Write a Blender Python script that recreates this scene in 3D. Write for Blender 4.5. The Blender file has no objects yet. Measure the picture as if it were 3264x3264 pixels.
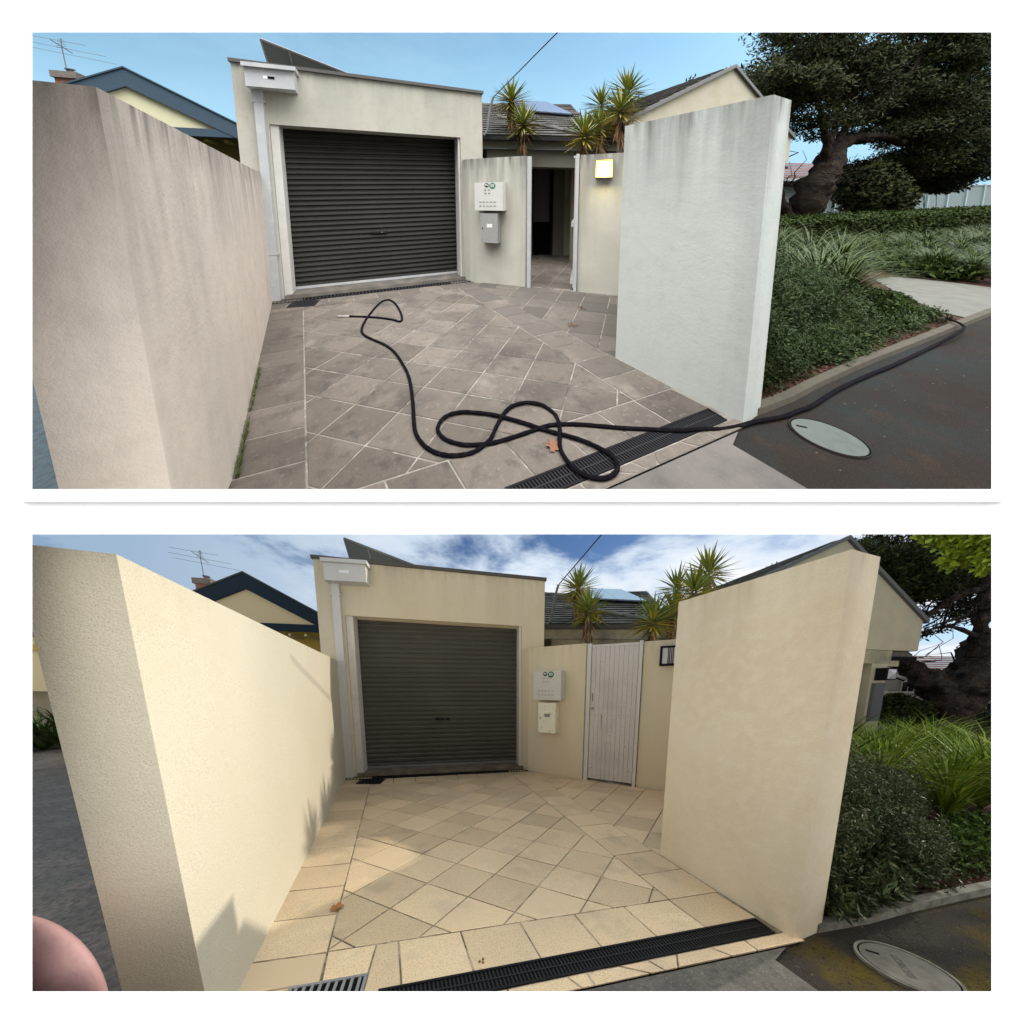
import bpy, bmesh, math, random
import numpy as np
from mathutils import Vector, Matrix
R_ = math.radians
D = bpy.data
SC = bpy.context.scene
random.seed(7); RNG = np.random.default_rng(7)

# ------------------------------------------------------------------ camera
F, PITCH = 1104.0, R_(8.4)
cam = D.cameras.new('camera'); cam.sensor_fit = 'HORIZONTAL'; cam.sensor_width = 36
cam.lens = 36*F/3264.0; cam.clip_start = .05; cam.clip_end = 2000
co = D.objects.new('camera', cam); SC.collection.objects.link(co)
co.rotation_euler = (math.pi/2-PITCH, 0, 0); SC.camera = co

# The same courtyard stands twice, on two hillside plots: one climbs away from
# the viewer (before cleaning), one falls away (after cleaning).  A plot maps
# plan metres (p across, q along, h above its ground) into the world.
PLOT = {
 'lo': (np.array([[.937761, -.347281, 0], [.347281, .937761, 0], [-.246981, -.666923, 1]]), np.array([0, 0, -1.5])),
 'up': (np.array([[1.022922, -.709498, 0], [.746306, 1.307304, 0], [.52293, .884991, 1]]), np.array([.40581, .102489, -1.549658])),
}
NEAR = {'lo': (-.37, 1.318, 1.61), 'up': (-.587, 2.322, 1.524)}   # front edge of each plot's ground: q = a*(p+c)+b
SITE = 'lo'
def W(P):
    M, t = PLOT[SITE]
    return np.asarray(P, float) @ M.T + t
COLS = {k: D.collections.new(n) for k, n in (('lo', 'falling plot'), ('up', 'climbing plot'))}
for c in COLS.values(): SC.collection.children.link(c)

# ------------------------------------------------------------------ sun + world
SUN_PLAN = np.array([2.77, .17, 1.76])
sd = Vector(PLOT['lo'][0] @ SUN_PLAN).normalized()
sun = D.lights.new('sun', 'SUN'); sun.energy = 2.8; sun.angle = R_(.9); sun.color = (1, .93, .80)
so = D.objects.new('sun', sun); SC.collection.objects.link(so)
so.rotation_euler = sd.to_track_quat('Z', 'Y').to_euler()
so.light_linking.receiver_collection = COLS['lo']      # the sun was out only for the second picture
so.light_linking.blocker_collection = COLS['lo']
SC.view_settings.view_transform = 'Standard'; SC.view_settings.look = 'None'
SC.view_settings.exposure = 0.06; SC.view_settings.gamma = 1

def make_world():
    w = D.worlds.new('World'); SC.world = w; w.use_nodes = True
    nt = w.node_tree; N = nt.nodes; L = nt.links; N.clear()
    def node(t, **k):
        n = N.new(t)
        for a, b in k.items(): setattr(n, a, b)
        return n
    def math_(op, a, b=None, clamp=False):
        n = node('ShaderNodeMath', operation=op, use_clamp=clamp)
        for i, x in enumerate((a, b)):
            if x is None: continue
            if isinstance(x, (int, float)): n.inputs[i].default_value = x
            else: L.new(x, n.inputs[i])
        return n.outputs[0]
    tc = node('ShaderNodeTexCoord'); d = tc.outputs['Generated']
    def dot(v):
        n = node('ShaderNodeVectorMath', operation='DOT_PRODUCT'); L.new(d, n.inputs[0]); n.inputs[1].default_value = v
        return n.outputs['Value']
    def smooth(x, a, b):
        n = node('ShaderNodeMapRange', interpolation_type='SMOOTHSTEP'); L.new(x, n.inputs[0])
        n.inputs[1].default_value = a; n.inputs[2].default_value = b; return n.outputs[0]
    def mix(f, a, b):
        n = node('ShaderNodeMix', data_type='RGBA'); 
        if isinstance(f, (int, float)): n.inputs[0].default_value = f
        else: L.new(f, n.inputs[0])
        for i, x in ((6, a), (7, b)):
            if isinstance(x, tuple): n.inputs[i].default_value = (*x, 1)
            else: L.new(x, n.inputs[i])
        return n.outputs[2]
    skies = []
    for k in ('lo', 'up'):
        iM = np.linalg.inv(PLOT[k][0])
        x, y, z = (dot(tuple(iM[i])) for i in range(3))
        zc = math_('MAXIMUM', z, .06)
        cv = node('ShaderNodeCombineXYZ'); L.new(x, cv.inputs[0]); L.new(y, cv.inputs[1]); L.new(zc, cv.inputs[2])
        nv = node('ShaderNodeVectorMath', operation='NORMALIZE'); L.new(cv.outputs[0], nv.inputs[0])
        sky = node('ShaderNodeTexSky', sky_type='NISHITA', sun_disc=False)
        sky.sun_elevation = R_(32); sky.sun_rotation = R_(86)
        sky.air_density = 1.0; sky.dust_density = .6; sky.ozone_density = 2.5
        L.new(nv.outputs[0], sky.inputs[0])
        # cloud deck: direction projected on a flat layer overhead
        zz = math_('ADD', math_('MAXIMUM', z, 0.02), .12)
        dv = node('ShaderNodeCombineXYZ'); L.new(math_('DIVIDE', x, zz), dv.inputs[0]); L.new(math_('DIVIDE', y, zz), dv.inputs[1])
        n1 = node('ShaderNodeTexNoise'); L.new(dv.outputs[0], n1.inputs['Vector'])
        n1.inputs['Scale'].default_value = 1.15 if k == 'lo' else .55; n1.inputs['Detail'].default_value = 9
        n1.inputs['Roughness'].default_value = .58; n1.inputs['Distortion'].default_value = .25
        skies.append((sky.outputs[0], n1.outputs[0], x, y, z))
    # falling plot: broken white cloud over blue, grey-blue haze towards the left
    s, n, x, y, z = skies[0]
    blue = mix(1.0, (0, 0, 0), s)
    sc = node('ShaderNodeVectorMath', operation='MULTIPLY'); L.new(s, sc.inputs[0]); sc.inputs[1].default_value = (.055, .070, .088)
    c = smooth(n, .37, .51)
    left = smooth(x, .25, -.55)
    cloudc = mix(smooth(n, .46, .66), (.66, .77, .90), (.97, .98, 1.0))
    cloudc = mix(left, cloudc, (.33, .46, .62))
    c2 = math_('MAXIMUM', c, math_('MULTIPLY', left, .7))
    lo_sky = mix(c2, sc.outputs[0], cloudc)
    # climbing plot: thin even evening cloud
    s, n, x, y, z = skies[1]
    sc2 = node('ShaderNodeVectorMath', operation='MULTIPLY'); L.new(s, sc2.inputs[0]); sc2.inputs[1].default_value = (.075, .115, .125)
    up_sky = mix(math_('MULTIPLY', smooth(n, .40, .68), .75), sc2.outputs[0], (.46, .68, .93))
    up_sky = mix(smooth(z, .38, .03), up_sky, (.46, .78, 1.0))
    f = dot((0, math.sin(PITCH), math.cos(PITCH)))
    vis = mix(smooth(f, -.01, .01), lo_sky, up_sky)
    # street side, behind the viewer: unseen fill light, shaped brighter overhead and sideways
    back = smooth(dot((0, 1, 0)), .48, .12)
    dx = dot((1, 0, 0)); g = math_('ADD', math_('MULTIPLY', math_('MULTIPLY', dx, dx), 1.3), math_('MULTIPLY', dx, .35))
    g = math_('ADD', math_('ADD', g, math_('MULTIPLY', math_('MAXIMUM', dot((0, 0, 1)), 0), 3.6)), BACK)
    gc = node('ShaderNodeCombineXYZ'); [L.new(g, gc.inputs[i]) for i in range(3)]
    b2n = node('ShaderNodeVectorMath', operation='MULTIPLY'); L.new(gc.outputs[0], b2n.inputs[0]); b2n.inputs[1].default_value = (1.0, 1.0, 1.0); b2 = b2n.outputs[0]
    vis = mix(back, vis, b2)
    bg = node('ShaderNodeBackground'); L.new(vis, bg.inputs[0]); bg.inputs[1].default_value = 1.0
    out = node('ShaderNodeOutputWorld'); L.new(bg.outputs[0], out.inputs[0])
BACK = .22
LOW_FILL = 1.05
make_world()

# ------------------------------------------------------------------ materials
def mat(name, col, rough=.85, noise=None, bump=None, rnd=0.0, streak=None, metal=0, emit=None, spec=.3, col2=None, trans=0, speck=None, joint=None, fine=None, spots=None):
    """procedural material driven by plan coordinates ('plan'), a per-piece random ('rnd') and the depth below a wall top ('drop')"""
    m = D.materials.new(name); m.use_nodes = True; nt = m.node_tree; N = nt.nodes; L = nt.links
    b = N['Principled BSDF']; b.inputs['Roughness'].default_value = rough; b.inputs['Metallic'].default_value = metal
    b.inputs['Specular IOR Level'].default_value = spec
    def attr(a):
        n = N.new('ShaderNodeAttribute'); n.attribute_name = a; return n
    P = attr('plan').outputs['Vector']
    def noise_(scale, detail=4, rough=.55, vec=None, stretch=None, w=None):
        n = N.new('ShaderNodeTexNoise'); n.inputs['Scale'].default_value = scale; n.inputs['Detail'].default_value = detail; n.inputs['Roughness'].default_value = rough
        v = P
        if stretch:
            mp = N.new('ShaderNodeMapping'); mp.inputs['Scale'].default_value = stretch; L.new(P, mp.inputs[0]); v = mp.outputs[0]
        L.new(v, n.inputs['Vector']); return n.outputs[0]
    def ramp(x, a, c_, lo=0., hi=1.):
        n = N.new('ShaderNodeMapRange'); L.new(x, n.inputs[0])
        for i, v in enumerate((a, c_, lo, hi)): n.inputs[i+1].default_value = v
        return n.outputs[0]
    def mul(a, c_):
        n = N.new('ShaderNodeMath'); n.operation = 'MULTIPLY'
        for i, v in enumerate((a, c_)):
            if isinstance(v, (int, float)): n.inputs[i].default_value = v
            else: L.new(v, n.inputs[i])
        return n.outputs[0]
    def mix(f, a, c_, mode='MIX'):
        n = N.new('ShaderNodeMix'); n.data_type = 'RGBA'; n.blend_type = mode
        if isinstance(f, (int, float)): n.inputs[0].default_value = f
        else: L.new(f, n.inputs[0])
        for i, v in ((6, a), (7, c_)):
            if isinstance(v, tuple): n.inputs[i].default_value = (*v, 1)
            else: L.new(v, n.inputs[i])
        return n.outputs[2]
    c = col
    if noise:        # (scale, second colour, lo, hi)
        for (s, c2, a, h) in noise: c = mix(ramp(noise_(s), a, h), c, c2)
    if rnd:
        r = attr('rnd').outputs['Fac']; k = ramp(r, 0, 1, 1-rnd, 1+rnd)
        cc = N.new('ShaderNodeCombineColor'); [L.new(k, cc.inputs[i]) for i in range(3)]
        c = mix(1.0, c, cc.outputs[0], 'MULTIPLY')
    if col2:         # per-piece second colour: pieces with rnd above a threshold
        c = mix(ramp(attr('rnd').outputs['Fac'], col2[1], col2[2]), c, col2[0])
    if streak:       # (colour, reach below the top, strength)
        sc_, reach, st = streak
        dr = attr('drop').outputs['Fac']
        f1 = ramp(noise_(1, 5, .6, stretch=(6, 6, .45)), .38, .68)
        f2 = ramp(dr, 0, reach, 1, 0)
        c = mix(mul(mul(f1, f2), st), c, sc_)
        f3 = ramp(noise_(1, 5, .6, stretch=(14, 14, 1.2)), .45, .7); f4 = ramp(dr, 0, reach*.22, 1, 0)
        c = mix(mul(mul(f3, f4), min(1, st*1.1)), c, tuple(x*.55 for x in sc_))
        f5 = ramp(noise_(1, 4, .6, stretch=(3.2, 3.2, .25)), .5, .72)
        c = mix(mul(f5, st*.28), c, sc_)
    if speck:        # (scale, colour, lo, hi)
        c = mix(ramp(noise_(speck[0], 2, .5), speck[2], speck[3]), c, speck[1])
    if spots:
        vo = N.new('ShaderNodeTexVoronoi'); vo.inputs['Scale'].default_value = spots[0]; L.new(P, vo.inputs['Vector'])
        c = mix(ramp(vo.outputs['Distance'], spots[2], spots[2]*.4), c, spots[1])
    if isinstance(c, tuple): b.inputs['Base Color'].default_value = (*c, 1)
    else: L.new(c, b.inputs['Base Color'])
    if bump:         # list of (scale, strength, distance)
        prev = None
        for (s, st, dist) in bump:
            bn = N.new('ShaderNodeBump'); bn.inputs['Strength'].default_value = st; bn.inputs['Distance'].default_value = dist
            L.new(noise_(s, 3, .6), bn.inputs['Height'])
            if prev: L.new(prev, bn.inputs['Normal'])
            prev = bn.outputs[0]
        L.new(prev, b.inputs['Normal'])
    if emit:
        b.inputs['Emission Color'].default_value = (*emit[0], 1); b.inputs['Emission Strength'].default_value = emit[1]
    if trans:
        b.inputs['Transmission Weight'].default_value = trans
    return m

M = {}
def mats():
    for k in ('lo', 'up'):
        u = k == 'up'; m = {}
        stucco = [(170, .5, .003), (50, .15, .005), (7, .2, .015)] if not u else [(180, .35, .004), (50, .3, .008), (6, .25, .02)]
        fleck = (150, (.50, .42, .29), .52, .80)
        if u:
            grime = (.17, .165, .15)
            m['wall_left'] = mat('pink_light_render', (.72, .63, .55), .9, [(1.2, (.66, .58, .51), .4, .7), (9, (.62, .54, .47), .45, .8)], stucco, streak=(grime, .9, .75))  # pink cast of the light on this side is mixed into the wall colour
            m['wall_right'] = mat('cool_light_render', (.52, .55, .515), .9, [(1.4, (.50, .54, .51), .4, .7), (9, (.47, .50, .47), .5, .8)], stucco, streak=(grime, .8, .8))  # cool greenish cast of the light is mixed into this wall's colour
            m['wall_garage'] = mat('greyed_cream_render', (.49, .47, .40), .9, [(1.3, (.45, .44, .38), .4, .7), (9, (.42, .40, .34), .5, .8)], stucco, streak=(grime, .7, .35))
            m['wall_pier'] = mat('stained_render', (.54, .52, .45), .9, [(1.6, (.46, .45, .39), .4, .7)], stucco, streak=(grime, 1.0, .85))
        else:
            g = (.38, .31, .20)
            cr = (.70, .62, .465)
            n = [(1.1, (.67, .59, .44), .4, .7), (210, (.50, .43, .31), .50, .74), (14, (.65, .57, .42), .45, .75)]
            m['wall_left'] = mat('washed_cream_render', (.585, .525, .405), .9, [(1.1, (.56, .50, .38), .4, .7), (190, (.40, .35, .25), .48, .72), (14, (.54, .48, .36), .45, .75)], stucco, streak=(g, .5, .10))
            m['wall_right'] = mat('washed_warm_render', (.63, .52, .36), .9, n, stucco, streak=(g, .8, .28))
            m['wall_garage'] = mat('cream_render', (.66, .56, .38), .9, n, stucco, streak=(g, 1.0, .35))
            m['wall_pier'] = mat('cream_pier_render', (.69, .59, .40), .9, n, stucco, streak=(g, .8, .25))
        if u:
            m['paver'] = mat('grimy_sandstone', (.195, .165, .137), .85, [(1.3, (.12, .105, .09), .50, .66), (3.4, (.26, .225, .19), .54, .70), (9, (.13, .115, .098), .54, .70), (26, (.25, .22, .19), .56, .74), (90, (.11, .10, .09), .56, .76)], [(120, .5, .004), (20, .3, .006)], rnd=.24, col2=((.12, .11, .096), .82, .97))
            m['joint'] = mat('pale_joint_sand', (.33, .30, .26), .95, [(2.6, (.12, .11, .10), .50, .62), (14, (.50, .46, .41), .52, .68)], [(90, .5, .004)])
            m['slab'] = mat('dark_step_concrete', (.13, .12, .105), .9, [(5, (.22, .20, .17), .4, .7)], [(80, .5, .004)])
            m['crossover'] = mat('old_concrete', (.20, .18, .165), .9, [(4, (.13, .12, .11), .4, .7), (110, (.30, .28, .25), .6, .8)], [(120, .6, .004)])
            m['asphalt'] = mat('damp_asphalt', (.032, .025, .021), .9, [(1.2, (.027, .035, .036), .46, .62), (5, (.052, .034, .026), .55, .75), (170, (.085, .072, .06), .56, .74), (60, (.03, .024, .02), .55, .7)], [(160, 1.0, .01)], spec=.1)
            m['manhole'] = mat('pale_cover', (.125, .145, .13), .8, [(20, (.105, .12, .108), .4, .7), (5, (.155, .175, .155), .5, .7)], [(90, .3, .002)])
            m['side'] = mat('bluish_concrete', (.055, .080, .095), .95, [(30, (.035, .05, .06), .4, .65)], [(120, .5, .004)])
        else:
            m['paver'] = mat('clean_sandstone', (.65, .485, .30), .85, [(1.5, (.55, .42, .27), .4, .68), (6, (.66, .52, .33), .5, .72), (3.1, (.45, .35, .23), .56, .74), (150, (.30, .24, .16), .54, .68), (60, (.44, .36, .24), .58, .75)], [(170, .8, .004), (24, .2, .005)], rnd=.17, col2=((.58, .44, .28), .82, .95))
            m['joint'] = mat('dark_joint', (.17, .135, .09), .95, [(4, (.40, .34, .25), .47, .60), (30, (.08, .065, .045), .52, .68)], [(90, .5, .004)])
            m['slab'] = mat('mossy_step_concrete', (.16, .13, .09), .9, [(5, (.27, .22, .15), .4, .7)], [(80, .5, .004)])
            m['crossover'] = mat('old_concrete', (.115, .103, .088), .9, [(4, (.075, .07, .062), .4, .7), (110, (.22, .20, .18), .56, .76), (30, (.07, .065, .055), .5, .7)], [(120, .6, .004)])
            m['asphalt'] = mat('mossy_asphalt', (.036, .030, .025), .9, [(1.7, (.095, .068, .008), .50, .64), (170, (.09, .08, .06), .56, .74), (60, (.02, .017, .014), .55, .7)], [(160, 1.0, .01)], spec=.1, speck=(26, (.15, .12, .07), .70, .80))
            m['manhole'] = mat('grey_cover', (.15, .135, .11), .8, [(20, (.11, .10, .085), .4, .7)], [(90, .3, .002)])
            m['side'] = mat('dark_slate_paving', (.075, .068, .062), .9, [(3, (.12, .10, .09), .4, .65), (30, (.04, .037, .035), .4, .7)], [(40, .8, .01)])  # dark stone colour with random patches
        m['soil'] = mat('red_brown_mulch', (.055, .022, .014), .95, [(14, (.11, .05, .03), .45, .7)], [(60, .9, .01)])
        m['path'] = mat('pale_concrete_path', (.19, .19, .165), .9, [(6, (.15, .15, .13), .4, .7)], [(60, .3, .003)])
        m['kerb'] = mat('edging_concrete', (.20, .19, .155) if not u else (.11, .095, .07), .9, [(12, (.08, .075, .055), .4, .7)], [(60, .5, .004)])
        m['grass'] = mat('far_lawn', (.05, .075, .025), .95, [(6, (.03, .05, .015), .4, .7)], [(60, .9, .01)])
        m['white'] = mat('white_paint', (.60, .58, .54) if not u else (.43, .44, .455), .5, [(7, (.55, .54, .51), .5, .8)])
        m['box_white'] = mat('off_white_enamel', (.60, .60, .555) if u else (.62, .60, .55), .45, [(60, (.50, .49, .45), .55, .8)])
        m['box_grey'] = mat('galvanised_grey', (.30, .30, .285), .5, [(30, (.26, .26, .25), .4, .7)], metal=.1) if u else mat('mottled_galvanised', (.84, .82, .66), .45, [(26, (.60, .57, .43), .56, .70)], metal=.05)
        m['jamb'] = mat('jamb_paint', (.60, .585, .55) if u else (.66, .61, .54), .6, [(5, (.50, .49, .46), .5, .8)])
        m['gate'] = mat('weathered_white_boards', (.58, .54, .50), .7, [(3, (.50, .46, .43), .45, .7), (30, (.50, .47, .44), .5, .8)], [(90, .3, .002)], speck=(15, (.20, .18, .165), .70, .80))
        m['door'] = mat('charcoal_roller', (.036, .034, .030) if u else (.088, .081, .068), .6, spec=.25, noise=[(3, (.031, .029, .026) if u else (.080, .073, .058), .4, .7), (1.1, (.045, .042, .037) if u else (.105, .096, .076), .5, .7)], bump=[(3.5, .5, .02), (60, .15, .002)])
        m['cap'] = mat('grey_metal_capping', (.07, .065, .06) if u else (.085, .08, .07), .5)
        m['metal'] = mat('dull_aluminium', (.40, .40, .40), .4, metal=.6)
        m['darkmetal'] = mat('black_steel', (.008, .008, .010), .6, spec=.15)
        m['grate'] = mat('dark_grating', (.030, .030, .036) if u else (.020, .020, .022), .6, spec=.15)
        m['black'] = mat('black_void', (.004, .004, .004), .9, spec=.1)
        m['tile'] = mat('grey_roof_tile', (.12, .115, .105), .85, [(5, (.20, .19, .17), .5, .75), (1.2, (.085, .08, .075), .4, .7)], [(60, .5, .01)], rnd=.25)
        m['redtile'] = mat('red_roof_tile', (.20, .075, .055), .7, [(3, (.28, .16, .13), .5, .8)], [(60, .3, .01)], rnd=.25)
        m['pv'] = mat('panel_glass', (.30, .34, .42), .12, spec=.6)
        m['pvback'] = mat('panel_backsheet', (.16, .17, .155), .5)
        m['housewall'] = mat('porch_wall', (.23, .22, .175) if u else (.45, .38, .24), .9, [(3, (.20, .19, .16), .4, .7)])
        m['gable'] = mat('gable_render', (.50, .47, .37) if u else (.54, .47, .32), .9, [(3, (.46, .42, .31), .4, .7)], [(120, .3, .004)])
        m['navy'] = mat('navy_trim', (.025, .055, .085) if u else (.010, .022, .035), .6)
        m['yellow'] = mat('buttermilk_wall', (.62, .60, .40) if u else (.60, .49, .29), .8)
        m['ochre'] = mat('ochre_boards', (.14, .11, .025) if u else (.42, .29, .06), .8)
        m['brick'] = mat('red_brick', (.24, .10, .06), .9, [(30, (.30, .16, .11), .4, .7)], [(80, .4, .004)])
        m['cement'] = mat('chimney_cement', (.20, .165, .14), .9, [(20, (.13, .11, .10), .4, .7)])
        m['bark'] = mat('rough_bark', (.042, .032, .025) if u else (.075, .055, .043), .95, [(9, (.085, .064, .048) if u else (.13, .10, .08), .50, .72), (4, (.016, .012, .010), .45, .65)], [(9, 1.0, .12), (30, 1.0, .05)], spec=.1)
        m['fence'] = mat('pale_steel_fence', (.28, .36, .37) if u else (.36, .34, .30), .6)
        m['leaf_dark'] = mat('dark_needles', (.034, .042, .014), .8, rnd=.5, spec=.15, col2=((.065, .070, .016), .75, 1))
        m['leaf_mid'] = mat('olive_foliage', (.034, .058, .008), .75, rnd=.5, spec=.15)
        m['strap_dark'] = mat('dark_strap_leaf', (.035, .060, .014), .5, rnd=.5)
        m['mulch'] = mat('bark_chips', (.10, .055, .032) if u else (.14, .07, .04), .95, rnd=.5)
        m['louvre'] = mat('shaded_louvre', (.30, .30, .28), .6)
        m['leaf_lime'] = mat('lime_foliage', (.24, .30, .02), .6, rnd=.4, spec=.3)
        m['strap'] = mat('strappy_leaf', (.052, .092, .008) if u else (.16, .24, .02), .5, rnd=.5, spec=.3, col2=((.10, .12, .012) if u else (.30, .33, .04), .75, 1))
        m['rosemary'] = mat('rosemary_leaf', (.038, .064, .018), .7, rnd=.5, spec=.15, col2=((.085, .095, .035), .8, 1)) if u else mat('rosemary_leaf', (.042, .058, .020), .5, rnd=.5, spec=.3, col2=((.11, .10, .055), .8, 1))
        m['yucca'] = mat('yucca_leaf', (.19, .23, .05), .45, rnd=.35, spec=.4)
        m['yucca_old'] = mat('yellowed_yucca_leaf', (.42, .34, .04), .5, rnd=.4, spec=.35)
        m['thatch'] = mat('dead_leaf_skirt', (.20, .12, .06), .9, rnd=.4)
        m['trunk'] = mat('grey_stem', (.16, .13, .10), .9)
        m['hose'] = mat('black_rubber', (.006, .005, .008), .9, [(40, (.016, .014, .014), .55, .7)], spec=.06)
        m['brass'] = mat('steel_fitting', (.45, .42, .38), .3, metal=.8)
        m['leaf_dry'] = mat('dry_leaf', (.30, .14, .08) if u else (.30, .13, .04), .7)
        m['weed'] = mat('weed', (.075, .105, .02), .7, rnd=.4)
        m['green'] = mat('green_sticker', (.01, .16, .06), .5)
        m['darkgreen'] = mat('dark_green_sticker', (.008, .05, .03), .5)
        m['paper'] = mat('white_sticker', (.80, .80, .80), .5)
        m['cable'] = mat('cable_sheath', (.02, .02, .02), .6)
        m['grey'] = mat('grey_conduit', (.14, .14, .14), .6)
        m['rust'] = mat('rust', (.30, .06, .015), .9)
        m['glow'] = mat('lit_lamp_glass', (1, .95, .6), .5, emit=((1.0, .93, .42), 1.7))
        m['glow_rim'] = mat('lamp_glow_rim', (1, .8, .2), .5, emit=((1.0, .78, .10), 1.0))
        m['frost'] = mat('frosted_glass', (.52, .50, .53), .4)
        m['glass'] = mat('dark_glass', (.02, .022, .024), .08, spec=.6)
        m['skin'] = mat('skin', (.30, .17, .165), .8, [(9, (.34, .21, .19), .4, .7), (40, (.26, .15, .145), .5, .8)], [(60, .3, .003)], spec=.1)
        M[k] = m
mats()

# ------------------------------------------------------------------ mesh helpers
def fr(O, A, base=0.0):
    """frame of a vertical plane through plan points O -> A: x along, y out towards the viewer, z up"""
    O = np.array(O, float); A = np.array(A, float); u = (A-O)/np.linalg.norm(A-O); n = np.array([u[1], -u[0]])
    def f(x, y, z):
        q = O + u*x + n*y; return (q[0], q[1], z+base)
    f.len = np.linalg.norm(A-O); f.O = O; f.u = u; f.n = n
    return f
PLAN = lambda x, y, z: (x, y, z)

class MB:
    def __init__(s): s.v = []; s.f = []; s.r = []
    def poly(s, pts, r=None):
        i = len(s.v); s.v += [tuple(p) for p in pts]; s.f.append(list(range(i, i+len(pts)))); s.r.append(random.random() if r is None else r)
    def box(s, f, x0, x1, y0, y1, z0, z1, r=None):
        i = len(s.v); r = random.random() if r is None else r
        s.v += [f(x, y, z) for z in (z0, z1) for y in (y0, y1) for x in (x0, x1)]
        for q in ((0, 2, 3, 1), (4, 5, 7, 6), (0, 1, 5, 4), (1, 3, 7, 5), (3, 2, 6, 7), (2, 0, 4, 6)):
            s.f.append([i+k for k in q]); s.r.append(r)
        return s
    def hexa(s, pts, r=None):      # 8 points ordered as box: (z0:y0x0,y0x1,y1x0,y1x1, z1:...)
        i = len(s.v); r = random.random() if r is None else r; s.v += [tuple(p) for p in pts]
        for q in ((0, 2, 3, 1), (4, 5, 7, 6), (0, 1, 5, 4), (1, 3, 7, 5), (3, 2, 6, 7), (2, 0, 4, 6)):
            s.f.append([i+k for k in q]); s.r.append(r)
        return s
    def prism(s, f, outline, y0, y1, r=None):   # outline in (x,z) of frame, extruded y0..y1
        i = len(s.v); n = len(outline); r = random.random() if r is None else r
        s.v += [f(x, y0, z) for x, z in outline] + [f(x, y1, z) for x, z in outline]
        s.f.append([i+k for k in range(n)][::-1]); s.r.append(r)
        s.f.append([i+n+k for k in range(n)]); s.r.append(r)
        for k in range(n):
            s.f.append([i+k, i+(k+1) % n, i+n+(k+1) % n, i+n+k]); s.r.append(r)
        return s
    def slab(s, pts, h0, h1, r=None):           # plan polygon extruded h0..h1
        i = len(s.v); n = len(pts); r = random.random() if r is None else r
        s.v += [(p[0], p[1], h0) for p in pts] + [(p[0], p[1], h1) for p in pts]
        s.f.append([i+k for k in range(n)][::-1]); s.r.append(r)
        s.f.append([i+n+k for k in range(n)]); s.r.append(r)
        for k in range(n):
            s.f.append([i+k, i+(k+1) % n, i+n+(k+1) % n, i+n+k]); s.r.append(r)
        return s
    def tube(s, path, rad, seg=8, r=None, wob=0):
        path = [Vector(p) for p in path]; n = len(path); i0 = len(s.v); r = random.random() if r is None else r
        rad = rad if hasattr(rad, '__len__') else [rad]*n
        up = Vector((0, 0, 1)); prev = None
        for k in range(n):
            t = (path[min(k+1, n-1)]-path[max(k-1, 0)]).normalized()
            if prev is None:
                a = t.cross(up); a = a.normalized() if a.length > 1e-3 else Vector((1, 0, 0))
            else: a = (prev-t*prev.dot(t)).normalized()
            prev = a; b = t.cross(a)
            for j in range(seg):
                th = 2*math.pi*j/seg; q = rad[k]*(1+wob*(random.random()-.5))
                s.v.append(tuple(path[k]+a*math.cos(th)*q+b*math.sin(th)*q))
        for k in range(n-1):
            for j in range(seg):
                s.f.append([i0+k*seg+j, i0+k*seg+(j+1) % seg, i0+(k+1)*seg+(j+1) % seg, i0+(k+1)*seg+j]); s.r.append(r)
        s.f.append([i0+j for j in range(seg)][::-1]); s.r.append(r)
        s.f.append([i0+(n-1)*seg+j for j in range(seg)]); s.r.append(r)
        return s
    def tri_np(s, V, r):      # V (n,3,3) triangles or (n,4,3) quads ; r (n,)
        i = len(s.v); n, k, _ = V.shape
        s.v += [tuple(x) for x in V.reshape(-1, 3)]
        s.f += (np.arange(n*k).reshape(n, k)+i).tolist(); s.r += list(r)
        return s
    def build(s, name, m, parent=None, bevel=0, smooth=False, top=None, seg=2, world=False):
        """links the collected shapes as ONE mesh object; vertices are plan coordinates of the current plot"""
        me = D.meshes.new(name)
        V = s.v; Fc = s.f; Rn = s.r
        if bevel:
            bm = bmesh.new(); lay = bm.faces.layers.float.new('rnd')
            bv = [bm.verts.new(v) for v in V]
            for f_, r_ in zip(Fc, Rn):
                try: fc = bm.faces.new([bv[i] for i in f_]); fc[lay] = r_
                except ValueError: pass
            es = [e for e in bm.edges if e.is_manifold and e.calc_face_angle(0) > .6]
            bmesh.ops.bevel(bm, geom=es, offset=bevel, segments=seg, affect='EDGES', profile=.5, clamp_overlap=True)
            bmesh.ops.recalc_face_normals(bm, faces=bm.faces)
            bm.verts.index_update()
            V = [tuple(v.co) for v in bm.verts]; Fc = [[v.index for v in f_.verts] for f_ in bm.faces]; Rn = [f_[lay] for f_ in bm.faces]
            bm.free()
        P = np.array(V, float)
        Wd = P if world else W(P)
        root = parent
        if root is None:
            base = np.array([P[:, 0].mean(), P[:, 1].mean(), P[:, 2].min()]); org = base if world else W(base)
        else: org = np.array(root['_org'])
        me.from_pydata((Wd-org).tolist(), [], Fc)
        a = me.attributes.new('plan', 'FLOAT_VECTOR', 'POINT'); a.data.foreach_set('vector', P.astype(np.float32).ravel())
        a = me.attributes.new('rnd', 'FLOAT', 'FACE'); a.data.foreach_set('value', np.array(Rn, np.float32))
        if top is not None:
            a = me.attributes.new('drop', 'FLOAT', 'POINT'); a.data.foreach_set('value', (top-P[:, 2]).astype(np.float32))
        if smooth: me.polygons.foreach_set('use_smooth', [True]*len(me.polygons))
        me.materials.append(m); me.validate(); me.update()
        o = D.objects.new(name, me); COLS[SITE].objects.link(o)
        if root is None: o.location = org.tolist()
        else: o.parent = root
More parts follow.
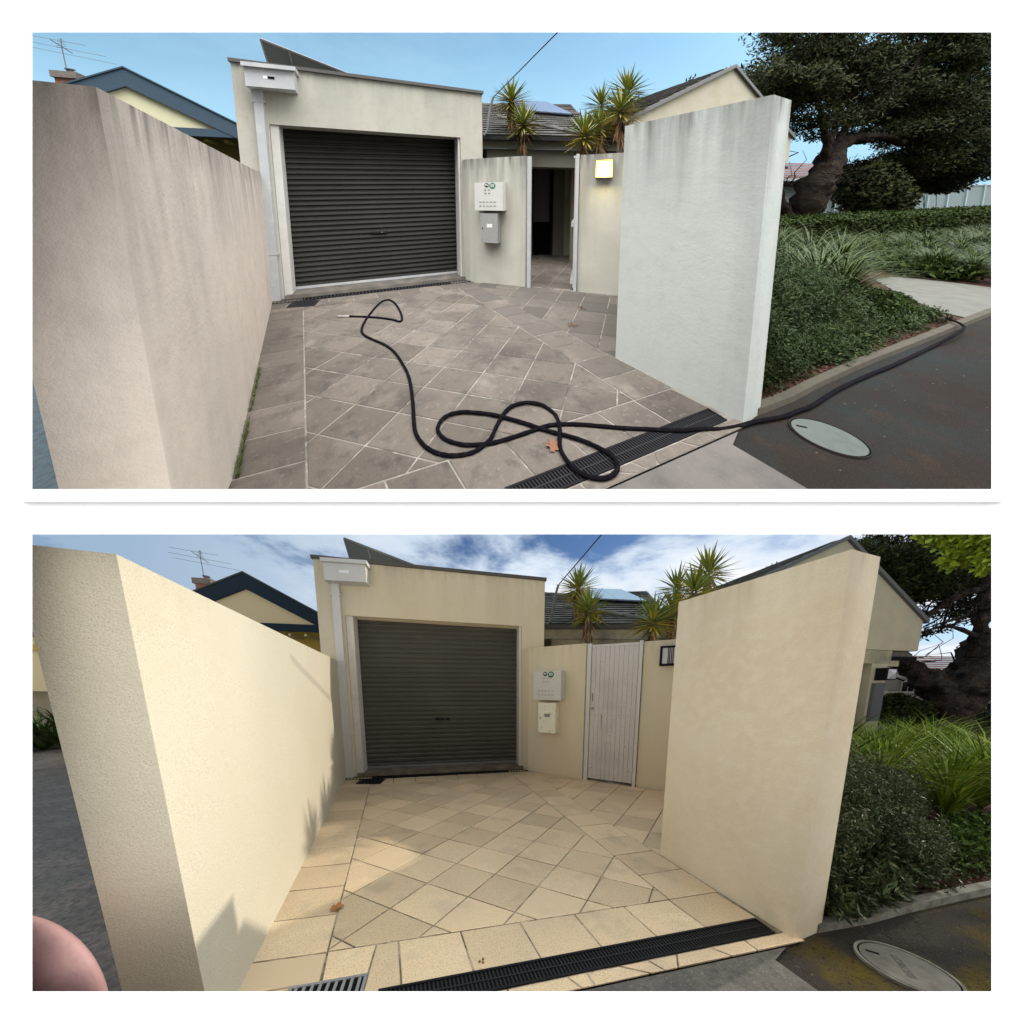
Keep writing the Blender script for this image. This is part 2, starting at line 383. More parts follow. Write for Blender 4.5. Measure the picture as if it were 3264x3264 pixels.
        o['_org'] = org.tolist()
        return o

def tag(o, label=None, cat=None, group=None, kind=None):
    if label: o['label'] = label
    if cat: o['category'] = cat
    if group: o['group'] = group
    if kind: o['kind'] = kind
    return o
def thing(name, base, label, cat, group=None):
    o = D.objects.new(name, None); COLS[SITE].objects.link(o); org = W(np.array(base, float)); o.location = org.tolist()
    o.empty_display_size = .1; o['_org'] = org.tolist()
    return tag(o, label, cat, group)
def smooth_path(pts, sub=6):
    P = [Vector(p) for p in pts]; out = []
    for i in range(len(P)-1):
        p0, p1, p2, p3 = P[max(i-1, 0)], P[i], P[i+1], P[min(i+2, len(P)-1)]
        for k in range(sub):
            t = k/sub
            out.append(.5*((2*p1)+(-p0+p2)*t+(2*p0-5*p1+4*p2-p3)*t*t+(-p0+3*p1-3*p2+p3)*t**3))
    out.append(P[-1]); return out

def clip(poly, a, b, c):       # keep a*x+b*y<=c
    out = []
    for i in range(len(poly)):
        P, Q = poly[i], poly[(i+1) % len(poly)]
        dp, dq = a*P[0]+b*P[1]-c, a*Q[0]+b*Q[1]-c
        if dp <= 0: out.append(P)
        if dp*dq < 0:
            t = dp/(dp-dq); out.append((P[0]+(Q[0]-P[0])*t, P[1]+(Q[1]-P[1])*t))
    return out
def area(p): return .5*sum(p[i][0]*p[(i+1) % len(p)][1]-p[(i+1) % len(p)][0]*p[i][1] for i in range(len(p)))
def clip_to(poly, region):     # region convex, ccw
    for i in range(len(region)):
        A, B = region[i], region[(i+1) % len(region)]
        n = (B[1]-A[1], -(B[0]-A[0])); poly = clip(poly, n[0], n[1], n[0]*A[0]+n[1]*A[1])
        if len(poly) < 3: return []
    return poly
def inset(poly, d):
    if area(poly) < 0: poly = poly[::-1]
    src = poly; out = poly
    for i in range(len(src)):
        A, B = src[i], src[(i+1) % len(src)]; L_ = math.hypot(B[0]-A[0], B[1]-A[1])
        if L_ < 1e-6: continue
        n = ((B[1]-A[1])/L_, -(B[0]-A[0])/L_); out = clip(out, n[0], n[1], n[0]*A[0]+n[1]*A[1]-d)
        if len(out) < 3: return []
    return out
def near_clip(poly):
    a, b, c = NEAR[SITE]         # keep q >= a*(p+c)+b
    return clip(poly, a, -1, -(a*c+b))
def ccw(p): return p if area(p) > 0 else p[::-1]

# ------------------------------------------------------------------ ground
def sheet(name, poly, h, m, thick=.0, kind='structure'):
    poly = near_clip(ccw(poly)); mb = MB()
    if thick: mb.slab(poly, h-thick, h)
    else: mb.poly([(x, y, h) for x, y in poly])
    o = mb.build(name, m); o['kind'] = kind; return o

def pavers(m):
    mb = MB()
    holes = [[(-.605, 4.868), (-.262, 4.748), (-.22, 4.99), (-.565, 5.11)]]
    if SITE == 'lo': holes.append([(-.548, 1.376), (-.216, 1.328), (-.190, 1.486), (-.522, 1.534)])
    def put(poly, tone=None, skip=0):
        if skip < len(holes):                      # paving stops at the rim of each grate
            h_ = ccw(holes[skip]); rest = ccw(poly)
            if len(clip_to(rest, h_)) < 3: return put(poly, tone, skip+1)
            for i in range(4):
                A, B = h_[i], h_[(i+1) % 4]; n_ = (B[1]-A[1], -(B[0]-A[0])); c_ = n_[0]*A[0]+n_[1]*A[1]
                out = clip(rest, -n_[0], -n_[1], -c_)
                if len(out) >= 3: put(out, tone, skip+1)
                rest = clip(rest, n_[0], n_[1], c_)
                if len(rest) < 3: break
            return
        poly = near_clip(poly)
        if len(poly) < 3 or abs(area(poly)) < .0004: return
        a = inset(ccw(poly), .0056 if SITE == 'up' else .0046); 
        if len(a) < 3: return
        b = inset(a, .004)
        if len(b) < 3 or len(b) != len(a): b = a
        r = random.random()*(.8 if SITE == 'up' else 1) if tone is None else tone
        dz = random.uniform(-.0012, .0012); gx, gy = random.uniform(-.004, .004), random.uniform(-.004, .004)
        cx = sum(p[0] for p in a)/len(a); cy = sum(p[1] for p in a)/len(a)
        H = lambda p: dz+gx*(p[0]-cx)+gy*(p[1]-cy)
        mb.poly([(p[0], p[1], H(p)) for p in b], r)
        if b is not a:
            for i in range(len(a)):
                j = (i+1) % len(a)
                mb.poly([(a[i][0], a[i][1], H(a[i])-.003), (a[j][0], a[j][1], H(a[j])-.003), (b[j][0], b[j][1], H(b[j])), (b[i][0], b[i][1], H(b[i]))], r)
        for i in range(len(a)):
            j = (i+1) % len(a)
            mb.poly([(a[i][0], a[i][1], -.012), (a[j][0], a[j][1], -.012), (a[j][0], a[j][1], H(a[j])-.003), (a[i][0], a[i][1], H(a[i])-.003)], r)
    def lattice(O, e1, e2, region, n=30, tone=None):
        region = ccw(region)
        for i in range(-n, n):
            for j in range(-n, n):
                P = lambda a, b: (O[0]+e1[0]*a+e2[0]*b, O[1]+e1[1]*a+e2[1]*b)
                c = P(i+.5, j+.5)
                if not (-2 < c[0] < 9 and -1 < c[1] < 9): continue
                q = clip_to(ccw([P(i, j), P(i+1, j), P(i+1, j+1), P(i, j+1)]), region)
                if len(q) >= 3: put(q, None if tone is None else random.uniform(*tone))
    XL, XB = lambda q: -.728-.0102*(q-1.7), lambda q: -.398                     # left wall line, left band line
    xr0, xr1 = lambda q: 1.60+.026*(q-1.0), lambda q: 1.985+.006*(q-1.8)        # right band
    near = lambda p: 1.638-.152*p; far = lambda p: 4.731-.171*p; chan = lambda p: 1.350-.1409*p
    lattice((-.088, 2.785), (.2385, -.2425), (.243, .182), [(-.398, near(-.398)), (xr0(1.4), near(1.61)), (xr0(4.4), far(1.69)), (-.398, far(-.398))])
    k = 0; q = 1.694-.30*5
    while q < 5.2:                                                              # band along the left wall
        put([(XL(q)-.02, q+.06), (-.398, q), (-.398, q+.30), (XL(q)-.02, q+.36)]); q += .30
    q = 4.82
    while q > 1.45:                                                             # band on the right
        q2 = q-.29
        if q2 < 1.45: q2 = None
        a = q+.045; b = (q2+.045) if q2 else near(1.62); bR = q2 if q2 else near(1.985)
        put([(xr0(a), a), (xr1(q), q), (xr1(bR), bR), (xr0(b), b)], random.uniform(.85, .95) if SITE == 'up' and q > 1.9 else None); q -= .29
    js = [-.398, -.05, .28, .62, .955, 1.285, 1.603, 1.96]
    for a, b in zip(js, js[1:]): put([(a, near(a)), (a+.01, chan(a)), (b+.01, chan(b)), (b, near(b))])
    x = -.40
    while x < 2.0:                                                              # row in front of the garage step
        x2 = min(x+.31, 2.03); put([(x, far(x)), (x2, far(x2)), (x2+.01, 4.985-.155*x2), (x+.01, 4.985-.155*x)]); x = x2+1e-6
        if x2 >= 2.03: break
    # beside the gate: the joints turn with the angled wall
    g = [(1.985, 1.80), (1.985, 4.72), (2.05, 4.72), (2.62, 3.98), (3.15, 3.40), (3.9, 2.45), (3.2, 1.60)]
    lattice((2.0, 2.442), (.232, -.236), (.27, .189), g, tone=(.86, .98) if SITE == 'up' else None)
    if SITE == 'up': lattice((2.62, 3.98), (.232, -.236), (.27, .189), [(2.66, 3.95), (3.13, 3.42), (5.25, 4.9), (5.1, 5.4), (4.1, 5.9), (3.2, 5.6)])
    # cut pavers on the street side of the channel
    ce = lambda p: 1.240-.142*p; cl = lambda p: 1.167-.143*p
    cuts = [(-.9, -.85), (-.45, -.5), (-.1, -.02), (.12, .25), (.42, .36), (.70, .74), (.80, .80), (.97, 1.10), (1.13, 1.17), (1.30, 1.24), (1.50, 1.56), (1.72, 1.72), (2.0, 2.04)]
    for (a, b), (c, d) in zip(cuts, cuts[1:]): put([(a, ce(a)), (b, cl(b)), (d, cl(d)), (c, ce(c))], random.uniform(.5, .85))
    if SITE == 'lo':
        pass
    o = mb.build('driveway', m['paver']); o['kind'] = 'structure'
    mbj = MB()
    for j in ([(-.80, 1.28), (1.94, .895), (2.02, 1.0), (2.02, 5.0), (-.80, 5.6)], [(2.02, 1.75), (3.9, 2.5), (5.6, 5.0), (4.2, 6.2), (2.02, 5.0)]):
        j = near_clip(ccw(j)); mbj.poly([(x, y, -.006) for x, y in j])
    mbj.build('paving_bed', m['joint'])['kind'] = 'structure'

def ground():
    m = M[SITE]; U = SITE == 'up'
    if U:      # added glowing sheet, unseen beneath the climbing plot, to light the falling one
        mk = D.materials.new('skylight_sheet'); mk.use_nodes = True; nn = mk.node_tree.nodes; nn.clear()
        em = nn.new('ShaderNodeEmission'); em.inputs[0].default_value = (.86, .97, 1.10, 1); em.inputs[1].default_value = LOW_FILL
        oo = nn.new('ShaderNodeOutputMaterial'); mk.node_tree.links.new(em.outputs[0], oo.inputs[0])
        sheet('sky', [(-4, 0), (10, -6), (10, 9), (-6, 10)], -.088, mk, .003)
    if U:
        sheet('terrain', [(-2.4, 0), (5, -4), (5, 8.5), (-2.4, 8)], -.06, m['grass'], .02)
        sheet('terrain', [(5, -6), (70, -30), (110, 20), (60, 60), (5, 20)], -.062, m['grass'], .02)
    else: sheet('terrain', [(-40, -4), (70, -30), (110, 20), (60, 90), (-60, 90)], -.06, m['grass'], .02)
    # asphalt of the street footpath
    ed = [(1.72, 1.0), (2.2, .900), (2.57, .838), (2.95, .800), (3.41, .742), (3.73, .698), (4.6, .56), (6.5, .27), (12, -.7)]
    sheet('footpath', [(-6, .2), (1.70, -6), (40, -6), (40, -5.2)] + ed[::-1] + [(1.72, 1.14), (-6, 2.2)], -.030, m['asphalt'])
    sheet('crossover', [(-.95, 1.303), (1.9, .893), (1.752, .86), (1.70, -4), (-3.5, -4), (-3.5, 1.66)], -.014, m['crossover'])
    sheet('garden_soil', [(1.99, .93)] + [(x, y+.03) for x, y in ed[1:]] + [(30, 8), (14, 14), (4, 9), (3.9, 3.0), (2.2, 1.6)], -.022, m['soil'])
    if U: sheet('concrete_path', [(6.05, .36), (6.1, .55), (6.6, .9), (7.6, 1.35), (8.12, 1.16), (8.25, .7), (8.3, .2), (9.5, -1.2), (8.4, -.1)], -.012, m['path'])
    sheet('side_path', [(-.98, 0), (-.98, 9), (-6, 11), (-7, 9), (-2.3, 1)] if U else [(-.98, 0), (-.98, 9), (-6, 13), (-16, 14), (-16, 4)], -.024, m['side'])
    pavers(m)
    mb = MB()                                                                   # edging: a real step above the footpath
    pts = [(x, y) for x, y in ed[1:]]
    for i in range(len(pts)-1):
        (a, b), (c, d) = pts[i], pts[i+1]
        a_, c_ = near_clip([(a, b), (c, d), (c, d+.055), (a, b+.055)]), None
        if len(a_) >= 3: mb.slab(ccw(a_), -.07, .022 if U else .03)
    o = mb.build('garden_edging', m['kerb'], bevel=.006)
    tag(o, 'narrow concrete kerb edging the garden bed beside the '+('brown' if U else 'mossy')+' asphalt, '+VIEW, 'kerb')

# ------------------------------------------------------------------ pieces of the courtyard
FA, FB = (-.767, 5.33), (2.0, 4.85)
def grille(name, f, x0, x1, y0, y1, bars, m, label, cat, pitch_dir='x', rail=None, depth=.04, rim=.012):
    t = thing(name, f((x0+x1)/2, (y0+y1)/2, 0), label, cat)
    a = MB(); a.box(f, x0, x1, y0, y1, -.0056, -.0050); a.build('channel_bed', m['black'], t)
    a = MB()
    a.box(f, x0, x1, y0, y0+rim, -depth, .004); a.box(f, x0, x1, y1-rim, y1, -depth, .004)
    a.box(f, x0, x0+rim, y0+rim, y1-rim, -depth, .003); a.box(f, x1-rim, x1, y0+rim, y1-rim, -depth, .003)
    a.build('frame', m['darkmetal'] if name != 'drain_grate' else m['grate'], t)
    a = MB(); n = bars; L_ = x1-x0-2*rim
    for i in range(n):
        x = x0+rim+L_*(i+.5)/n; a.box(f, x-L_/n*.2, x+L_/n*.2, y0+rim, y1-rim, -.003, .0015)
    for y in (rail or []): a.box(f, x0+rim, x1-rim, y-.004, y+.004, -.003, .003)
    a.build('grating', m['grate'], t)
    return t

def boundary_walls():
    m = M[SITE]; U = SITE == 'up'
    bv = .03 if U else .010
    f0 = fr((-.728, 1.38), (-.767, 5.30)); L_ = f0.len
    def f(x, y, z):       # the face leans out a little towards its free end
        q = f0(x, y, z); return (q[0]-.047*max(z, 0)/1.95*(1-x/L_), q[1], q[2])
    # the near end of the climbing plot's wall is carried over the front edge of its ground
    a = MB()
    T = .215
    if U:
        pts = [(0, .525), (.55, .04), (.75, -.03), (L_, -.03), (L_, 1.948), (0, 1.948)]
    else: pts = [(0, -.2), (L_, -.03), (L_, 1.948), (0, 1.948)]
    lift = (lambda x: max(0, .14*(1-x/.75))) if U else (lambda x: 0)
    a.prism(lambda x, y, z: f(x, -y, z+(lift(x) if y > 0 and z < 1 else 0)), pts, 0, T)
    o = a.build('boundary_wall', m['wall_left'], bevel=bv, top=1.948, seg=3)
    tag(o, ('rendered boundary wall in pinkish light with dark weather stains, left of the black hose' if U else 'sunlit cream rendered boundary wall with a grey shaded end, left side of the clean driveway'), 'wall')
    a = MB(); f = fr((1.99, .905), (1.99, 1.845))
    a.box(lambda x, y, z: f(x, y, z), 0, f.len, 0, .245, -.08, 2.196)
    o = a.build('boundary_wall', m['wall_right'], bevel=bv*.7, top=2.196, seg=3)
    tag(o, ('tall pale rendered wall in grey-green light with a streaked top, in front of the lit lamp' if U else 'tall clean tan rendered wall half hiding the black-framed lamp'), 'wall')

def return_wall():
    m = M[SITE]; U = SITE == 'up'
    f = fr((2.30, 1.83), (3.62, 2.60)); a = MB(); a.box(f, 0, f.len, -.1, 0, -.05, 2.18)
    o = a.build('boundary_wall', m['wall_right'], bevel=.008, top=2.18)
    tag(o, ('grey rendered return wall linking the tall grey-green wall to the lamp pier' if U else 'tan rendered return wall linking the tall tan wall to the lamp pier'), 'wall')

def garage():
    m = M[SITE]; U = SITE == 'up'
    f = fr(FA, FB); X = lambda p: (p-FA[0])*1.0149
    xL, xR, xO0, xO1 = X(-.98), X(2.335), X(-.625), X(1.965)
    t = thing('garage', f(1.4, 0, 0), ('flat-roofed garage with a weathered grey-cream front and closed charcoal roller door, '+VIEW if U else 'flat-roofed garage with a clean cream front and closed brown-grey roller door, '+VIEW), 'garage')
    top = lambda x: 3.485-.033*(x-xL)
    DEP = 4.5
    a = MB()
    a.prism(f, [(xL, -.05), (xO0, -.05), (xO0, 2.665), (xO1, 2.60), (xO1, -.05), (xR, -.05), (xR, top(xR)), (xL, top(xL))], -.12, 0)
    a.box(f, xL, xL+.12, -DEP, -.125, -.05, 3.42); a.box(f, xR-.12, xR, -DEP, -.125, -.05, 3.30)
    a.box(f, xL, xR, -DEP-.1, -DEP-.002, -.05, 3.3)
    a.build('wall', m['wall_garage'], t, bevel=.006, top=3.45)
    a = MB(); a.prism(f, [(xL-.02, top(xL)+.002), (xR+.02, top(xR)+.002), (xR+.02, top(xR)+.05), (xL-.02, top(xL)+.05)], -.16, .03)
    a.build('parapet_capping', m['cap'], t, bevel=.004)
    a = MB(); a.box(f, xL+.13, xR-.13, -DEP, -.13, 3.0, 3.05); a.build('roof', m['cap'], t)
    # jambs and the shaded inside of the opening
    dl, dr = X(-.545)+.02, X(1.93)
    for x0, x1 in ((xO0+.004, dl), (dr, xO1-.004)):
        a = MB(); a.box(f, x0, x1, -.24, -.02, .04, 2.66 if x0 < 1 else 2.60); a.build('jamb', m['jamb'], t, bevel=.006)
    a = MB(); a.prism(f, [(xO0+.003, 2.66), (xO1-.003, 2.595), (xO1-.003, 2.75), (xO0+.003, 2.75)], -.34, -.125); a.build('lintel', m['wall_garage'], t, top=3.4)
    # curtain of rolled ribs
    d = thing_part = MB(); n = 31; z0, z1 = .075, 2.70; prof = []
    for i in range(n):
        zb = z0+(z1-z0)*i/n; s_ = (z1-z0)/n
        prof += [(zb, -.262), (zb+s_*.10, -.262), (zb+s_*.30, -.243), (zb+s_*.68, -.243), (zb+s_*.88, -.262)]
    prof.append((z1, -.262))
    xs = np.linspace(dl+.001, dr-.001, 14)
    for (za, ya), (zb, yb_) in zip(prof, prof[1:]):
        d.poly([f(dl+.002, ya, za), f(dr-.002, ya, za), f(dr-.002, yb_, zb), f(dl+.002, yb_, zb)], .5)
    dr_o = d.build('roller_door', m['door'], t)
    a = MB(); a.box(f, dl+.003, dr-.003, -.275, -.235, .062, .105); a.build('bottom_bar', m['metal'] if not U else m['white'], dr_o, bevel=.004)
    a = MB(); a.box(f, dl-.03, dr+.03, -.36, -.28, .0, 2.75); a.build('backing', m['black'], t)
    a = MB(); hx = X(.57); a.box(f, hx, hx+.24, -.243, -.228, .930, .958); a.box(f, hx+.14, hx+.165, -.228, -.218, .935, .955); a.build('handle', m['darkmetal'], dr_o, bevel=.003)
    a = MB(); a.box(f, hx+.150, hx+.160, -.2185, -.214, .940, .950); a.build('lock', m['brass'], dr_o)
    # step
    a = MB(); a.box(f, xO0+.02, xO1+.03, -.34, .045, -.05, .055); a.build('step', m['slab'], t, bevel=.012)
    # rain head and square downpipe
    rh = MB(); rh.box(f, X(-.79), X(-.262), .001, .20, 3.12, 3.37)
    r = rh.build('rain_head', m['white'], t, bevel=.006)
    a = MB(); a.box(f, X(-.812), X(-.235), .0015, .235, 3.372, 3.425); a.build('lid', m['white'], r, bevel=.008)
    a = MB(); a.box(f, X(-.60), X(-.475), .2, .203, 3.235, 3.275); a.build('label_plate', m['paper'], r)
    if U:
        a = MB(); a.box(f, X(-.55), X(-.475), .2031, .2045, 3.238, 3.272); a.build('dark_slot', m['black'], r)
    a = MB(); a.box(f, X(-.755), X(-.655), .002, .075, -.02, 3.118)
    d = a.build('downpipe', m['white'], t, bevel=.01)
    for z in (.72, 2.95):
        a = MB(); a.box(f, X(-.78), X(-.635), .0015, .079, z, z+.022); a.build('bracket', m['white'], d)
    # drain slot along the step and the little square grate at its end
    grille('threshold_drain', f, -.06, 2.86, .055, .20, 60, m, 'black slot drain along the garage doorstep, '+VIEW, 'drain', depth=.03, rim=.02)
    g = fr((-.60, 4.865), (-.265, 4.75))
    grille('drain_grate', g, 0, g.len, -.245, 0, 14, m, 'small square metal grate in the paving by the garage downpipe, '+VIEW, 'grate', rail=[-.12], depth=.03)

def disc(f, cx, cz, r, y0, y1, n=24):
    a = MB(); pts = [(cx+r*math.cos(2*math.pi*i/n), cz+r*math.sin(2*math.pi*i/n)) for i in range(n)]
    a.prism(f, pts, y0, y1); return a
def text(body, f, cx, cz, size, y, m, parent, name):
    c = D.curves.new(name, 'FONT'); c.body = body; c.size = size; c.align_x = 'CENTER'; c.align_y = 'CENTER'; c.extrude = .0004; c.offset = .0012
    o = D.objects.new('t', c); SC.collection.objects.link(o)
    dg = bpy.context.evaluated_depsgraph_get(); me = D.meshes.new_from_object(o.evaluated_get(dg)); D.objects.remove(o)
    mb = MB(); mb.v = [f(cx+v.co.x, y+v.co.z, cz+v.co.y) for v in me.vertices]; mb.f = [list(p.vertices) for p in me.polygons]; mb.r = [.5]*len(mb.f)
    return mb.build(name, m, parent)

def piers():
    m = M[SITE]; U = SITE == 'up'
    # left pier, folded where it meets the garage
    f = fr((2.02, 4.70), (2.58, 3.96)); L_ = f.len
    a = MB()
    P = [(1.985, 4.848), (2.025, 4.695), (2.59, 3.945), (2.72, 4.05), (2.30, 4.78)]
    a.slab(ccw(P), -.05, 2.205)
    o = a.build('gate_pier', m['wall_pier'], bevel=.022, top=2.205, seg=3)
    tag(o, ('rendered pier with black-stained top holding the two meter boxes, '+VIEW if U else 'clean cream pier holding the two meter boxes, '+VIEW), 'pier')
    # meter boxes: each hangs on the pier and is a thing of its own
    bx = lambda p: (p-2.02)/f.u[0]
    x0, x1 = bx(2.123), bx(2.405); z0, z1 = 1.31, 1.785
    t = thing('meter_box', f((x0+x1)/2, .05, z0), ('large white meter box with green round stickers, '+VIEW+(' with stained pier' if U else ' with clean pier')), 'meter box')
    a = MB(); a.box(f, x0, x1+.0, .002, .14, z0, z1); a.build('case', m['box_white'], t, bevel=.008)
    a = MB(); a.box(f, x0+.004, x1-.004, .1405, .152, z0+.004, z1-.004); w = x1-x0      # door with its rows of pressed louvres
    for (cx_, cy_) in [(.36+.13*i, .62+.12*k) for i in range(2) for k in range(2)]+[(.18+.125*i, .17+.14*k) for i in range(5) for k in range(2)]:
        pass
    dr = a.build('door', m['box_white'], t, bevel=.003)
    for (cx_, cy_) in [(.36+.13*i, .62+.12*k) for i in range(2) for k in range(2)]+[(.18+.125*i, .17+.14*k) for i in range(5) for k in range(2)]:
        a = MB(); a.box(f, x0+w*cx_, x0+w*(cx_+.04)+.012, .152, .158, z0+(z1-z0)*cy_, z0+(z1-z0)*(cy_+.022)); a.build('louvre', m['louvre'], dr)
    w = x1-x0
    cz = z1-.052
    c1, c2 = x0+w*.44, x0+w*.64
    s1 = disc(f, c1, cz+.006, .036, .1525, .154).build('sticker', m['darkgreen'], t)
    text('PV', f, c1, cz+.006, .042, .1545, m['paper'], s1, 'lettering')
    s2 = disc(f, c2, cz-.006, .050, .1525, .154).build('sticker', m['green'], t)
    text('ES', f, c2, cz-.002, .062, .1545, m['paper'], s2, 'lettering')
    x0, x1 = bx(2.175), bx(2.352); z0, z1 = .755, 1.268
    t = thing('meter_box', f((x0+x1)/2, .05, z0), ('smaller plain grey metal box below the white meter box, '+VIEW if U else 'smaller mottled galvanised box below the white meter box, '+VIEW), 'meter box')
    a = MB(); a.box(f, x0, x1, .002, .13, z0, z1); a.build('case', m['box_grey'], t, bevel=.005)
    a = MB(); a.box(f, x0+.003, x1-.003, .1305, .139, z0+.003, z1-.003); dr = a.build('door', m['box_grey'], t, bevel=.003)
    w = x1-x0
    a = MB(); a.box(f, x0+w*.38, x0+w*.68, .139, .1405, z0+.27, z0+.33); a.build('sticker', m['paper'] if U else m['metal'], t)
    disc(f, x0+w*.14, z0+.255, .010, .139, .145).build('lock', m['darkmetal'], t)
    # gate posts
    g = fr((2.585, 3.950), (3.10, 3.372)); G = g.len
    for k, (xa, xb) in enumerate(((.035, .09), (G-.055, G-.012))):
        a = MB(); a.box(g, xa, xb, -.02, .03, 0, 2.19)
        o = a.build('gate_post', m['white'], bevel=.005)
        tag(o, ('white post on the '+('meter box' if k == 0 else 'lamp')+' side of the '+('open gateway' if U else 'closed gate')+', '+VIEW), 'gate post')
    # the gate itself
    if U:
        # swung fully back into the yard about the far post
        h = fr(tuple(g(G-.06, -.03, 0)[:2]), tuple(np.array(g(G-.06, -.03, 0)[:2])+np.array([.735, .678])))
        gf = lambda x, y, z: h(x, y, z); wd = .62
    else:
        gf = lambda x, y, z: g(x+.095, y, z); wd = G-.055-.095-.006
    t = thing('gate', gf(wd/2, 0, .04), ('weathered white boarded gate swung back into the yard, '+VIEW if U else 'closed weathered white boarded gate with a rust streak, '+VIEW), 'gate')
    a = MB(); nb = 10
    for i in range(nb):
        a.box(gf, wd*i/nb+.0015, wd*(i+1)/nb-.0015, -.012, .012+.0006*(i % 2), .045, 2.135, random.random())
    a.build('boards', m['gate'], t, bevel=.002)
    for (ya, yb_, za, zb) in ((-.03, .016, 2.137, 2.17), (-.045, -.013, 1.05, 1.12), (-.045, -.013, .10, .17)):
        a = MB(); a.box(gf, 0, wd, ya, yb_, za, zb); a.build('rail', m['white'], t, bevel=.003)
    if not U:
        lk = disc(gf, .035, 1.19, .022, .0125, .026).build('lock', m['brass'], t)
        a = MB(); a.box(gf, .028, .034, .0125, .02, 1.30, 1.43); a.build('handle_slot', m['darkmetal'], t)
        for i in range(nb):
            x = wd*(i+.5)/nb; a = MB(); a.prism(gf, [(x+.004*math.cos(t_), 1.09+.007*math.sin(t_)) for t_ in np.linspace(0, 5.6, 8)], .0128, .0142); a.build('nail_head', m['rust'], t)
        a = MB()
        a.prism(gf, [(.162, 1.09), (.168, 1.10), (.172, 1.08), (.170, .93), (.166, .84), (.163, .93)], .0128, .0134)
        a.build('rust_streak', m['rust'], t)
    # right pier with the lamp
    a = MB(); P = [(3.10, 3.375), (3.47, 2.905), (3.6, 2.6), (3.75, 2.65), (3.62, 3.0), (3.24, 3.48)]
    a.slab(ccw(P), -.05, 2.175)
    o = a.build('gate_pier', m['wall_pier'], bevel=.02, top=2.175, seg=3)
    tag(o, ('rendered pier carrying the lit square lamp, '+VIEW if U else 'cream pier carrying the unlit black lamp, '+VIEW), 'pier')
    p = fr((3.10, 3.375), (3.47, 2.905)); px = lambda q: (q-3.10)/p.u[0]
    x0, x1, z0, z1 = px(3.228), px(3.366), 1.815, 2.083
    if not U: x1 = x0+.33*.8
    t = thing('wall_lamp', p((x0+x1)/2, 0, z0), ('square wall lamp glowing yellow white beside the open gateway' if U else 'unlit black-framed wall lamp with frosted panes beside the closed gate'), 'lamp')
    a = MB(); a.box(p, x0, x1, .002, .05, z0, z1); a.build('backplate', m['darkmetal'] if not U else m['grey'], t, bevel=.004)
    e = .028
    a = MB(); a.box(p, x0+e, x1-e, .0505, .082, z0+e, z1-e); a.build('shade', m['frost'] if not U else m['glow'], t, bevel=.003)
    if U:
        for (xa, xb, za, zb) in ((x0+.008, x0+e, z0+.008, z1-.008), (x1-e, x1-.008, z0+.008, z1-.008), (x0+e, x1-e, z0+.008, z0+e), (x0+e, x1-e, z1-e, z1-.008)):
            a = MB(); a.box(p, xa, xb, .0505, .084, za, zb); a.build('glow_edge', m['glow_rim'], t)  # glowing strip added for the yellow fall-off of the lamp's light
        li = D.lights.new('lamp_light', 'POINT'); li.energy = 5; li.color = (1, .82, .35); li.shadow_soft_size = .06
        lo2 = D.objects.new('lamp_light', li); SC.collection.objects.link(lo2); lo2.parent = t; lo2.location = (W(p((x0+x1)/2, .16, (z0+z1)/2))-np.array(t['_org'])).tolist()
    a = MB()
    fm = .090
    ew = e if not U else .008
    for (xa, xb, za, zb) in ((x0, x1, z0, z0+ew), (x0, x1, z1-ew, z1), (x0, x0+ew, z0+ew, z1-ew), (x1-ew, x1, z0+ew, z1-ew)): a.box(p, xa, xb, .051, fm, za, zb)
    if not U:
        for c in (-.028, -.010, .010, .028): a.box(p, (x0+x1)/2-.01+c-.004, (x0+x1)/2-.01+c+.004, .083, .0895, z0+e, z1-e)
    a.build('frame', m['darkmetal'] if not U else m['grey'], t, bevel=.003)

def tiled_plane(mb, O, e, d, L_, n, w, h=.035, cols=None):
    """courses of overlapping tiles on the plane O + e*x + d*y"""
    O, e, d = (np.array(v, float) for v in (O, e, d)); nrm = np.cross(e, d); nrm /= np.linalg.norm(nrm)
    if nrm[2] < 0: nrm = -nrm
    for i in range(n):
        y0, y1 = i*w, (i+1)*w+.02
        for (xa, xb) in cols(i, L_):
            A = O+e*xa+d*y0+nrm*h; B = O+e*xb+d*y0+nrm*h; C = O+e*xb+d*y1+nrm*.004; E_ = O+e*xa+d*y1+nrm*.004
            lift = random.uniform(0, .006)
            A_, B_ = A+nrm*lift, B+nrm*lift
            r = random.random()
            mb.hexa([A_-nrm*.02, B_-nrm*.02, E_-nrm*.02, C-nrm*.02, A_, B_, E_, C], r)

